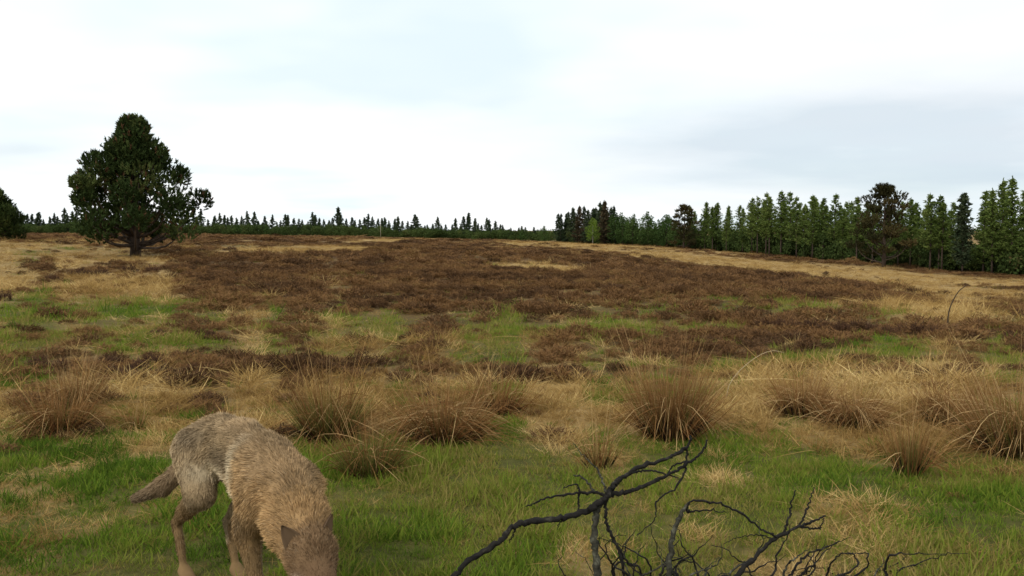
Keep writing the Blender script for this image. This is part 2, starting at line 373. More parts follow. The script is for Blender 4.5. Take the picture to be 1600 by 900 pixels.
M['spruce'] = mat_leaf('spruce_needles', [(0.0, (0.016, 0.028, 0.014)), (0.5, (0.036, 0.055, 0.026)), (1.0, (0.075, 0.085, 0.042))], 0.1, objrand=0.3)
M['redspruce'] = mat_leaf('red_brown_needles', [(0.0, (0.028, 0.024, 0.014)), (0.5, (0.058, 0.045, 0.025)), (1.0, (0.10, 0.075, 0.038))], 0.1, objrand=0.2)
M['larch'] = mat_leaf('larch_needles', [(0.0, (0.034, 0.058, 0.012)), (0.5, (0.095, 0.14, 0.030)), (1.0, (0.20, 0.24, 0.066))], 0.3, objrand=0.3)
M['birch'] = mat_leaf('birch_leaves', [(0.0, (0.07, 0.12, 0.015)), (0.5, (0.13, 0.20, 0.03)), (1.0, (0.21, 0.28, 0.05))], 0.35)
M['broad'] = mat_leaf('broad_leaves', [(0.0, (0.022, 0.045, 0.012)), (0.5, (0.045, 0.08, 0.02)), (1.0, (0.085, 0.125, 0.034))], 0.25, objrand=0.3)
M['under'] = mat_leaf('undergrowth_leaves', [(0.0, (0.022, 0.035, 0.010)), (0.5, (0.045, 0.07, 0.018)), (0.8, (0.08, 0.105, 0.03)), (1.0, (0.11, 0.08, 0.035))], 0.2, inst=True)

# ------------------------------------------------------------------ ground sheet
th_f = np.linspace(-0.85, 0.85, 330); th_b = np.linspace(0.85, 2 * math.pi - 0.85, 62)[1:-1]
TH_ = np.concatenate([th_f, th_b]); RR = np.geomspace(0.35, 4000, 340)
tt, rr = np.meshgrid(TH_, RR)
GX = (rr * np.sin(tt)).ravel(); GY = (rr * np.cos(tt)).ravel()
GZ = height(GX, GY)
nt, nr = len(TH_), len(RR)
ii, jj = np.meshgrid(np.arange(nr - 1), np.arange(nt), indexing='ij')
j2 = (jj + 1) % nt
Q = np.stack([ii * nt + jj, (ii + 1) * nt + jj, (ii + 1) * nt + j2, ii * nt + j2], -1).reshape(-1, 4)[:, ::-1]
W = veg(GX, GY)
V = np.c_[GX, GY, GZ]
ctr = len(V)
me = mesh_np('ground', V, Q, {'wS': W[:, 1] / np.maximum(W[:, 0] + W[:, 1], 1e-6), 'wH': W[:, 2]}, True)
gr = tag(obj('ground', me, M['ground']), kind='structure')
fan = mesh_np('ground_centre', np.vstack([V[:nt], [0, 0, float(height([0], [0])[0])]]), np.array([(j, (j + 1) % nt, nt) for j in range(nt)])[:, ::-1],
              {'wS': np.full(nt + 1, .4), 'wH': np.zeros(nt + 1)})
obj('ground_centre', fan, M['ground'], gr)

# ------------------------------------------------------------------ plant cover (uncountable): points + instanced tufts
def proto_coll(name, meshes, mat):
    c = bpy.data.collections.new(name)
    for i, m in enumerate(meshes):
        m.materials.append(mat)
        c.objects.link(bpy.data.objects.new('%s_%02d' % (name, i), m))
    return c, len(meshes)
def scatter(name, P, rot, scl, idx, itint, coll, label, cat):
    me = mesh_np(name, P, np.zeros((0, 3), int), {'rot': rot, 'scl': scl, 'itint': itint})
    ia = me.attributes.new('idx', 'INT', 'POINT'); ia.data.foreach_set('value', idx.astype(np.int32))
    o = obj(name, me); tag(o, label, cat, kind='stuff')
    ng = bpy.data.node_groups.new(name + '_scatter', 'GeometryNodeTree')
    ng.interface.new_socket('Geometry', in_out='INPUT', socket_type='NodeSocketGeometry')
    ng.interface.new_socket('Geometry', in_out='OUTPUT', socket_type='NodeSocketGeometry')
    gi, go = N(ng, 'NodeGroupInput'), N(ng, 'NodeGroupOutput')
    ci = N(ng, 'GeometryNodeCollectionInfo'); ci.inputs['Collection'].default_value = coll
    ci.inputs['Separate Children'].default_value = True; ci.inputs['Reset Children'].default_value = True
    ip = N(ng, 'GeometryNodeInstanceOnPoints'); ip.inputs['Pick Instance'].default_value = True
    def na(nm, ty):
        n = N(ng, 'GeometryNodeInputNamedAttribute', data_type=ty); n.inputs['Name'].default_value = nm
        return [s for s in n.outputs if s.enabled and s.name == 'Attribute'][0]
    ng.links.new(gi.outputs[0], ip.inputs['Points']); ng.links.new(ci.outputs[0], ip.inputs['Instance'])
    ng.links.new(na('idx', 'INT'), ip.inputs['Instance Index']); ng.links.new(na('scl', 'FLOAT_VECTOR'), ip.inputs['Scale'])
    ng.links.new(na('rot', 'FLOAT_VECTOR'), ip.inputs['Rotation'])
    ng.links.new(ip.outputs[0], go.inputs[0])
    md = o.modifiers.new('scatter', 'NODES'); md.node_group = ng
    return o
def tuft(n, spread, hmin, hmax, w, lean, droop, segs, seed, curl=0.1):
    g = np.random.default_rng(seed); r = spread * np.sqrt(g.random(n)); a = g.random(n) * 2 * math.pi
    root = np.c_[r * np.cos(a), r * np.sin(a), np.full(n, -0.01)]
    d = np.c_[g.normal(size=(n, 2)) * lean + np.c_[np.cos(a), np.sin(a)] * lean * 0.8 * (r / spread)[:, None], np.ones(n)]
    V, T, b, t = blades(root, d, g.uniform(hmin, hmax, n), w * g.uniform(.7, 1.3, n), droop * g.random(n), segs, g, 0.5, curl)
    return mesh_np('tuft', V, T, {'tint': g.random(n)[b]})
green_c, ng_ = proto_coll('green_tuft', [tuft(40, .075, .02, .062, .005, .6, .35, 2, 100 + i) for i in range(4)] + [tuft(30, .06, .04, .11, .005, .45, .35, 2, 110 + i) for i in range(2)], M['green'])
straw_c, ns_ = proto_coll('straw_tuft', [tuft(34, .09, .10, .26, .0042, .5, .5, 3, 200 + i, .25) for i in range(4)]
                          + [tuft(30, .10, .07, .2, .005, 2.2, .25, 3, 250 + i, .45) for i in range(4)] + [tuft(12, .10, .16, .36, .0055, 3.0, .2, 4, 270 + i, .5) for i in range(2)], M['straw'])
def heather_mesh(seed, n=420):
    g = np.random.default_rng(seed)
    a = g.random(n) * 2 * math.pi; el = np.arcsin(g.random(n) ** 0.8)
    lump = 1 + 0.35 * np.sin(a * g.integers(2, 5) + g.random() * 6) * np.cos(el * 2)
    r = (0.55 + 0.45 * g.random(n) ** .5) * lump
    c = np.c_[np.cos(a) * np.cos(el) * .24 * r, np.sin(a) * np.cos(el) * .24 * r, np.sin(el) * .24 * r + .01]
    d = norm(c * np.array([1, 1, .6])) + g.normal(size=(n, 3)) * .55 + np.array([0, 0, .7])
    V, T, b, t = blades(c - norm(d) * .05, d, g.uniform(.05, .12, n), g.uniform(.006, .013, n), 0.05, 2, g, 0.3, .25)
    return mesh_np('heather', V, T, {'tint': g.random(n)[b]})
heather_meshes = [heather_mesh(300 + i) for i in range(5)]
heath_c, nh_ = proto_coll('heather_clump', [heather_mesh(320 + i) for i in range(5)], M['heather'])

def sample(rmin, rmax, dens_per_m2, half=0.80, seed=0):
    """points on the ground in a sector in front; density given per square metre, kept constant"""
    g = np.random.default_rng(seed); area = half * (rmax ** 2 - rmin ** 2); n = int(area * dens_per_m2)
    r = np.sqrt(g.uniform(rmin ** 2, rmax ** 2, n)); a = g.uniform(-half, half, n)
    return r * np.sin(a), r * np.cos(a), g
def cover(kind, bands, nproto, zs, tint_scale, jitter=.25):
    Ps, R, S, I, Tn = [], [], [], [], []
    col = 'GSH'.index(kind)
    for bi, (r0, r1, dens, sc, pw) in enumerate(bands):
        X, Y, g = sample(r0, r1, dens, seed=1000 * col + bi)
        w = veg(X, Y)[:, col]
        keep = g.random(len(X)) < np.clip(w * pw, 0, 1)
        X, Y, w = X[keep], Y[keep], w[keep]; n = len(X)
        Z = height(X, Y)
        s = sc * g.uniform(.6, 1.35, n) * (0.55 + 0.45 * np.clip(w * 1.5, 0, 1))
        Ps.append(np.c_[X, Y, Z - 0.005]); R.append(np.c_[g.normal(size=(n, 2)) * .12, g.random(n) * 6.28])
        S.append(np.c_[s, s, s * zs * g.uniform(.75, 1.25, n) * np.clip(34 / Y, .3, 1) ** (.6 if kind == 'H' else .4)]); I.append(g.integers(0, nproto, n))
        drift = .30 * smooth(8, 13, Y) if kind == 'G' else 0.0
        s_n = np.clip(1 + 1.7 * fbm(X / .5, Y / .5, 75 + col, 3), .65, 1.6); S[-1] = S[-1] * s_n[:, None]
        Tn.append(np.clip(0.48 + drift + 1.7 * fbm(X / tint_scale, Y / tint_scale, 70 + col, 4) + 1.7 * fbm(X / .45, Y / .45, 77 + col, 2) + g.normal(size=n) * jitter * .6, 0, 1))
    return [np.concatenate(q) for q in (Ps, R, S, I, Tn)]
P_, R_, S_, I_, T_ = cover('G', [(1.5, 9.5, 330, 1.0, 1.9), (9.5, 16, 95, 1.35, 1.2), (16, 30, 26, 1.9, 1.1), (30, 70, 4, 3.0, 1.0)], ng_, 1.0, 2.2)
scatter('green_grass', P_, R_, S_, I_, T_, green_c, 'short green grass covering the open ground in front of the tussocks', 'grass')
cnt = [len(P_)]
P_, R_, S_, I_, T_ = cover('S', [(1.5, 6.6, 330, .62, 1.2), (6.6, 9.5, 230, .85, 1.2), (9.5, 16, 75, 1.25, 1.1), (16, 35, 20, 1.7, 1.0), (35, 90, 4.5, 2.0, 1.0), (90, 230, .8, 3.2, 1.0)], ns_, .62, 1.6)
scatter('dry_grass', P_, R_, S_, I_, T_, straw_c, 'pale straw coloured dead grass spread over the heath', 'dry grass')
cnt.append(len(P_))
P_, R_, S_, I_, T_ = cover('H', [(6, 16, 24, .72, 1.0), (16, 40, 9, .95, 1.0), (40, 100, 2.0, 1.6, 1.0), (100, 260, .35, 3.2, 1.0)], nh_, .52, 3.0)
scatter('heather', P_, R_, S_, I_, T_, heath_c, 'dark brown heather carpeting the middle of the heath', 'heather')
cnt.append(len(P_)); print('COVER', cnt)

# ------------------------------------------------------------------ trees
def conifer(seed, h=8.0, rad=1.4, nb=90, clear=.12, up=.1, tufts=9, lw=.16, ll=.42, power=.8, dens=3, gap=.0):
    g = np.random.default_rng(seed); B = Buf(); W_ = Buf()
    zz_ = np.linspace(0, 1, 9); bend = np.cumsum(g.normal(size=(9, 2)) * .03, 0)
    spine = np.c_[bend * zz_[:, None], zz_ * h]
    W_.add(*tube(spine, .10 * (h / 8) * (1 - zz_) + .012, 7))
    u = clear + (1 - clear) * (np.arange(nb) + g.random(nb)) / nb * .985
    az = np.arange(nb) * 2.399 + g.normal(size=nb) * .4
    for k in range(nb):
        if g.random() < gap: continue
        prof = (1 - (u[k] - clear) / (1 - clear)) ** power * min(1, .55 + (u[k] - clear) * 3)
        L = rad * prof * g.uniform(.65, 1.2) + .12
        o = np.array([np.interp(u[k], zz_, spine[:, 0]), np.interp(u[k], zz_, spine[:, 1]), u[k] * h])
        d = np.array([math.cos(az[k]), math.sin(az[k]), up + g.normal() * .12]); d /= np.linalg.norm(d)
        tip = o + d * L + np.array([0, 0, .12 * L])
        if L > .5: W_.add(*tube([o, o + d * L * .6, tip], [.022, .012, .004], 3))
        nt_ = max(3, int(tufts * (.4 + L / rad)))
        s = g.uniform(.12, 1.0, nt_)
        c = o + d * L * s[:, None] + g.normal(size=(nt_, 3)) * .05 + np.array([0, 0, .1]) * L * (s ** 2)[:, None]
        c = np.repeat(c, dens, 0); n = len(c)
        dd = d + g.normal(size=(n, 3)) * .55 + np.array([0, 0, -.12])
        V, T, b = leaves(c + g.normal(size=(n, 3)) * .06, dd, ll * g.uniform(.6, 1.2, n), lw * g.uniform(.6, 1.2, n), g)
        B.add(V, T, np.clip(g.random(n) * .7 + .3 * g.random(), 0, 1)[b])
    # leader
    n = 10; c = np.c_[np.full((n, 2), spine[-1, :2]) , g.uniform(h * .95, h * 1.02, n)]
    V, T, b = leaves(c, np.c_[g.normal(size=(n, 2)) * .4, np.ones(n)], ll * .8, lw * .7, g); B.add(V, T, g.random(n)[b])
    return W_.mesh('trunk', True), B.mesh('crown')
def broadleaf(seed, h=5.0, rad=1.6, z0=.15, n=1500, lw=.22, lumps=14, tr=.07):
    g = np.random.default_rng(seed); B = Buf(); W_ = Buf()
    W_.add(*tube([(0, 0, 0), (.04, .02, h * .3), (0, .05, h * .6), (.03, 0, h * .92)], [tr, tr * .8, tr * .5, .01], 7))
    for k in range(lumps):
        f = (k + .5) / lumps; zc = h * (z0 + (1 - z0) * (.1 + .82 * f)); rr_ = rad * math.sin(math.pi * min(1, .18 + .74 * f)) ** .8
        a = k * 2.4 + g.random(); q = g.uniform(.35, .7) * rr_
        c = np.array([math.cos(a) * q, math.sin(a) * q, zc])
        W_.add(*tube([(0, 0, zc * .6), c * np.array([.5, .5, .85]), c], [tr * .5, tr * .25, .006], 4))
        m = n // lumps; p = g.normal(size=(m, 3)); p = norm(p) * (g.random((m, 1)) ** .4) * np.array([rr_ * .55, rr_ * .55, h * .13])
        V, T, b = leaves(c + p, g.normal(size=(m, 3)), lw * g.uniform(.6, 1.3, m), lw * .7, g)
        B.add(V, T, np.clip(g.random(m) * .7 + .3 * g.random(), 0, 1)[b])
    return W_.mesh('trunk', True), B.mesh('crown')
def pine(seed, h, prof, nl, shoots, z_low, trunk_r, limb_z, lobe=.55, sl=.30, sw=.05, nb=9, flat=.8, redside=0.0):
    """old open pine: limbs fan out of a short trunk and carry rounded masses of upright shoots"""
    g = np.random.default_rng(seed); B = Buf(); W_ = Buf()
    zz_ = np.linspace(0, 1, 8)
    spine = np.c_[np.cumsum(g.normal(size=(8, 2)) * .06, 0) * zz_[:, None], zz_ * h * .93]
    W_.add(*tube(spine, trunk_r * (1 - zz_) ** .8 + .02, 9, .06, g))
    hs, rs = zip(*prof)
    for k in range(nl):
        f = (k + .5) / nl; z = z_low + (h - z_low) * (1 - (1 - f) ** 1.25) * .97
        R0 = np.interp(z, hs, rs)
        a = k * 2.399963 + g.normal() * .25; q = R0 * g.choice([1.04, .92, .7, .4], p=[.4, .3, .2, .1])
        q *= g.uniform(.8, 1.12); lr = lobe * g.uniform(.65, 1.35) * (.55 + .45 * min(1, R0 / 2.0)); q = max(0, q - lr * .62)
        c = np.array([math.cos(a) * q, math.sin(a) * q, z - .1])
        zb = max(limb_z * g.uniform(.4, 1.3), z - q * .9 - .5); zb = min(zb, z * .9)
        b0 = np.array([np.interp(zb / (h * .93), zz_, spine[:, 0]), np.interp(zb / (h * .93), zz_, spine[:, 1]), zb])
        mid = b0 * .5 + c * .5 + np.array([c[0] * .12, c[1] * .12, -.12 * q])
        W_.add(*tube(resample([b0, mid, c], 7), np.linspace(.035 + .02 * q, .012, 7), 5, .08, g))
        m = int(shoots * g.uniform(.8, 1.2))
        p = norm(g.normal(size=(m, 3))) * (g.random((m, 1)) ** .33) * lr * np.array([1.1, 1.1, flat])
        root = c + p; dirs = norm(p) * .7 + np.array([0, 0, .9]) + g.normal(size=(m, 3)) * .25
        rp = np.repeat(root, nb, 0); dr = np.repeat(norm(dirs), nb, 0); n = len(rp)
        al = g.uniform(0, .8, (n, 1)) * sl
        nd = dr * 1.0 + g.normal(size=(n, 3)) * .45
        V, T, b, t = blades(rp + dr * al, nd, sl * g.uniform(.5, .9, n), sw, 0, 1, g)
        lt = .62 * g.random() ** 1.3 + .32 * np.repeat(g.random(m), nb) + .1 * g.random(n)
        lt = np.where(np.repeat(g.random(m) < redside, nb), 1.0, np.clip(lt, 0, .9))
        B.add(V, T, lt[b])
    return W_.mesh('trunk', True), B.mesh('crown')
def plant_tree(name, protos, matn, label, cat, px, py_base, Y, sc=1.0, rz=0.0, group=None, bark='bark', xy=None):
    if xy is None: X = (px - 800) / 1500 * Y
    else: X, Y = xy
    z = float(height([X], [Y])[0]) - 0.04
    t = thing(name, label, cat, (X, Y, z), rz, group, sc)
    obj('trunk', protos[0], M[bark], t); obj('crown', protos[1], M[matn], t)
    return t

# the big pine on the left
big = pine(7, 7.0, [(0, 0), (.9, 2.2), (1.4, 3.2), (2.0, 3.65), (2.8, 3.7), (3.4, 3.4), (4.0, 2.85), (4.6, 2.3), (5.2, 1.85), (5.8, 1.3), (6.3, .85), (6.8, .4), (7.1, .1)],
           70, 120, 1.25, .30, .8, lobe=.78, sl=.26, sw=.085, nb=9, redside=.04)
plant_tree('pine_tree', big, 'pine_near', 'large dark bushy pine standing alone on the heath at left', 'pine tree', 212, 397, 47, sc=(.88, .88, .955), rz=1.1)
lp = pine(21, 4.2, [(0, .6), (.5, 2.0), (1.5, 2.3), (2.6, 1.8), (3.6, .9), (4.3, .2)], 40, 110, .4, .16, .3, lobe=.66, sl=.30, sw=.085, nb=8)
plant_tree('pine_tree', lp, 'pine_near', 'dark bushy pine cut off by the left edge of the photo', 'pine tree', -12, 375, 62, rz=.4, sc=.80)

# wood on the right
EDGE_PX = [830, 870, 1000, 1100, 1200, 1300, 1400, 1600, 1800]; EDGE_Y = [215, 200, 170, 150, 128, 112, 100, 83, 70]
larches = [conifer(400 + i, 8, (1.75, 1.45, 2.0, 1.6, 1.3, 1.85)[i], (92, 80, 100, 86, 74, 96)[i], (.26, .32, .22, .30, .36, .28)[i], .28, 10, .11, .40, (.72, .85, .78, .95, .68, .82)[i], 3, .16) for i in range(6)]
spruces = [conifer(420 + i, 8, (2.1, 1.8, 2.4, 2.0)[i], 95, .05, -.05, 11, .16, .46, (.9, .8, 1.0, .7)[i], 3) for i in range(4)]
talls = [conifer(440 + i, 9, (1.7, 2.0, 1.5)[i], 90, .14, .25, 11, .12, .46, .75, 3, .10) for i in range(3)]
broads = [broadleaf(460 + i, 6.2, 2.0, .06, 1600, .26) for i in range(2)]
g = np.random.default_rng(77)
def edge_y(px): return float(np.interp(px, EDGE_PX, EDGE_Y))
tops = ([868, 885, 900, 918, 942, 960, 985, 1030, 1090, 1210, 1310, 1340, 1400, 1440, 1505, 1530, 1560, 1600, 1700], [335, 324, 326, 318, 318, 326, 334, 334, 318, 305, 309, 315, 318, 310, 316, 292, 283, 290, 290])
bases = ([870, 1000, 1100, 1200, 1300, 1400, 1500, 1600, 1800], [379, 384, 390, 398, 406, 415, 424, 432, 446])
ORD = 'first second third fourth fifth sixth seventh eighth ninth tenth eleventh twelfth thirteenth fourteenth fifteenth sixteenth seventeenth eighteenth nineteenth twentieth'.split()
counts = {}
def wood(px, row, kind):
    Y = edge_y(px) + row * g.uniform(3.2, 4.6) + g.normal() * .8
    pxj = px + g.normal() * 5
    want = (np.interp(px, *bases) - np.interp(px, *tops)) / 1500 * edge_y(px) * g.choice([1.07, .99, .92, .84, .70], p=[.22, .28, .25, .15, .10]) * (1 - .02 * row)
    rz = g.random() * 6.28
    if kind == 'larch' and row == 0 and g.random() < .22: want *= .62
    hid = ('', 'half hidden ', 'deeply hidden ')[row]; gh = ('front row of ', 'second row of ', 'third row of ')[row]
    place = {'spruce': 'in the clump around the bright birch', 'broad': 'left of the layered brown pine', 'larch': 'between the two brown pines',
             'larch2': 'right of the lone brown pine', 'tall': 'in the rightmost clump'}[kind if not (kind == 'larch' and px > 1345) else 'larch2']
    noun = {'spruce': 'dark spruce', 'broad': 'rounded broadleaf tree', 'larch': 'slender green larch', 'tall': 'tall feathery conifer'}[kind]
    gname = gh + noun.replace('larch', 'larche') + 's ' + place
    if row == 0:
        counts[gname] = counts.get(gname, 0) + 1
        seg = ORD[counts[gname] - 1] + ' ' + noun + ' from left along the wood edge ' + place
    else: seg = hid + noun + ' ' + place + (' in second row' if row == 1 else ' at the back')
    if kind == 'spruce': t = plant_tree('spruce_tree', spruces[g.integers(4)], 'spruce', seg, 'spruce tree', pxj, 0, Y, want / 8, rz, gname)
    elif kind == 'broad': t = plant_tree('broadleaf_tree', broads[g.integers(2)], 'broad', seg, 'tree', pxj, 0, Y, want / 6.2, rz, gname)
    elif kind == 'larch': t = plant_tree('larch_tree', larches[g.integers(6)], 'larch', seg, 'larch tree', pxj, 0, Y, want / 8, rz, gname)
    else: t = plant_tree('tall_conifer', talls[g.integers(3)], 'larch', seg, 'conifer', pxj, 0, Y, want / 9, rz, gname)
for row in range(3):
    for px in np.arange(872 + row * 3, 962, 12.5): wood(px, row, 'spruce')
for row in range(2):
    for px in np.arange(966 + row * 6, 1060, 15): wood(px, row, 'broad')
for row in range(3):
    for px in np.arange(1074 + row * 5, 1342, 14 + 2 * row): wood(px, row, 'larch')
    for px in np.arange(1352 + row * 6, 1492, 16 + 2 * row): wood(px, row, 'larch')
    for px in np.arange(1530 + row * 9, 1700, 24 + 3 * row): wood(px, row, 'tall')
# trees that stand out from the wood
birch = broadleaf(480, 4.9, 1.5, .12, 2000, .20, 18, .05)
plant_tree('birch_tree', birch, 'birch', 'small bright yellow green birch in front of the dark spruces', 'birch tree', 926, 380, 178, 1.0, .3, bark='birch_bark')
plant_tree('broadleaf_tree', broads[0], 'broad', 'small round green tree by the gap at the wood left end', 'tree', 850, 375, 214, .6, 1.0)
redp = pine(31, 8.2, [(0, .6), (.6, 2.6), (2.0, 2.7), (3.2, 2.3), (4.5, 2.3), (6.2, 1.9), (7.4, 1.1), (8.2, .3)], 28, 48, .8, .2, .6, lobe=.85, sl=.42, sw=.12, nb=7, flat=.34)
plant_tree('pine_tree', redp, 'pine_brown', 'layered brown pine at the left end of the larches', 'pine tree', 1068, 390, 151, .85, .5)
lone = pine(33, 8.6, [(0, .2), (1.0, .3), (1.5, 3.1), (3.0, 3.2), (3.8, 2.5), (5.0, 2.6), (6.0, 2.1), (6.8, 2.2), (7.6, 1.5), (8.6, .7)], 33, 64, 1.5, .2, 1.2, lobe=.82, sl=.34, sw=.10, nb=8, flat=.42)
plant_tree('pine_tree', lone, 'pine_brown', 'lone large brown pine with a clear trunk in front of the wood', 'pine tree', 1381, 417, 92, .93, 2.0)
redsp = conifer(451, 8, 1.7, 95, .05, .05, 11, .17, .46, .75, 3)
for px, s_, rz, lab in ((905, .92, 0, 'dull red brown conifer left of the bright birch'), (944, 1.02, 2, 'dull red brown conifer right of the bright birch, tallest of its clump')):
    plant_tree('brown_conifer', redsp, 'redspruce', lab, 'conifer', px, 380, edge_y(px) - 2.5, s_, rz)
dk = conifer(452, 7.6, .95, 90, .10, .25, 10, .16, .40, .42, 4)
plant_tree('narrow_conifer', dk, 'spruce', 'narrow dark conifer standing just left of the gap of sky', 'conifer', 1504, 428, 87, .95, 1.0)

# far wood on the left
far_proto = [conifer(500 + i, 8, (2.6, 2.0, 3.0, 2.3)[i], 66, .04, .0, 7, .34, .8, (1.0, .85, .9, .75)[i], 3) for i in range(4)]
far_broad = [broadleaf(520 + i, 5, 2.4, .02, 500, .6) for i in range(2)]
k = 0
ftops = ([-60, 30, 100, 320, 420, 540, 600, 700, 740, 800, 860], [334, 334, 338, 338, 342, 332, 340, 342, 336, 347, 352])
for px in np.arange(-70, 862, 6.8):
    if 120 < px < 292 and g.random() < .35: continue
    Y = 292 + g.uniform(0, 22); p = px + g.normal() * 2
    hgt = (368 - np.interp(px, *ftops)) / 1500 * Y * g.choice([1.0, .9, .8, .7, 1.1]) * g.uniform(1.0, 1.22)
    side = 'far left of the big pine' if p < 200 else ('between the big pine and the thin pale pole' if p < 595 else 'between the thin pale pole and the right hand wood')
    gn = 'far trees left of the big pine' if p < 200 else ('far trees right of the big pine' if p < 595 else 'far trees beside the right hand wood')
    plant_tree('spruce_tree', far_proto[g.integers(4)], 'spruce', 'small distant dark spruce ' + side, 'spruce tree', p, 0, Y, (hgt / 8 * 1.0,) * 2 + (hgt / 8,), g.random() * 6.28, gn)
for px, s_, lab in ((372, .62, 'round dark bush in front of the far trees right of the big pine'), (418, .5, 'small green bush beside the round dark bush before the far trees'),
                    (815, .5, 'dark rounded tree at the right end of the far tree line')):
    plant_tree('distant_bush', far_broad[0], 'broad' if px != 815 else 'spruce', lab, 'bush', px, 366, 276, s_, px)
# undergrowth masses
def leafclump(seed):
    g_ = np.random.default_rng(seed); n = 90
    c = norm(g_.normal(size=(n, 3))) * (g_.random((n, 1)) ** .4) * np.array([.8, .8, .7]) + np.array([0, 0, .55])
    V, T, b = leaves(c, g_.normal(size=(n, 3)), .3 * g_.uniform(.6, 1.3, n), .2, g_)
    return mesh_np('leafclump', V, T, {'tint': g_.random(n)[b]})
und_c, nu_ = proto_coll('undergrowth_clump', [leafclump(600 + i) for i in range(4)], M['under'])
n = 3400; px = 866 + 894 * g.random(n) ** .85; row = g.uniform(.3, 20, n)
Y = np.interp(px, EDGE_PX, EDGE_Y) + row; X = (px - 800) / 1500 * Y
zt = g.random(n) ** 1.4 * np.interp(px, [866, 960, 1060, 1100, 1500, 1760], [2.4, 2.4, 2.6, 1.9, 1.7, 1.5]) * (.35 + 1.3 * (fbm(px / 24, px * 0, 88, 3) + .5))
Z = height(X, Y) + zt
s = g.uniform(.5, 1.1, n)
scatter('undergrowth', np.c_[X, Y, Z], np.c_[g.normal(size=(n, 2)) * .3, g.random(n) * 6.3], np.c_[s, s, s * 1.2], g.integers(0, nu_, n), np.clip(.4 + 1.2 * fbm(px / 30, row, 90, 3) + g.normal(size=n) * .12, 0, 1),
        und_c, 'dense green undergrowth filling the foot of the wood on the right', 'undergrowth')
n = 2800; px = g.uniform(-90, 866, n); Y = 286 + g.uniform(0, 26, n); X = (px - 800) / 1500 * Y
zt = g.random(n) ** .9 * 2.3 * (.6 + .8 * (fbm(px / 20, px * 0, 92, 3) + .5)); s = g.uniform(.8, 1.4, n)
scatter('far_scrub', np.c_[X, Y, height(X, Y) + zt - .4], np.c_[g.normal(size=(n, 2)) * .3, g.random(n) * 6.3], np.c_[s, s, s], g.integers(0, nu_, n),
        np.clip(.45 + 1.3 * fbm(px / 22, Y / 9, 94, 3) + g.normal(size=n) * .12, 0, 1), und_c, 'low green scrub along the foot of the far tree line', 'scrub')
# thin pole
pY = 284; pX = (595 - 800) / 1500 * pY; pz = float(height([pX], [pY])[0])
V, T = tube([(0, 0, -.1), (0, 0, 2.5), (0.02, 0, 5.0)], [.055, .05, .045], 8)
M['pole'] = mat_noise('weathered_pole', [(.3, (.25, .22, .18)), (.7, (.42, .38, .32))], 4)
tag(obj('pole', mesh_np('pole', V, T), M['pole'], loc=(pX, pY, pz)), 'thin pale pole rising in front of the far tree line', 'pole')

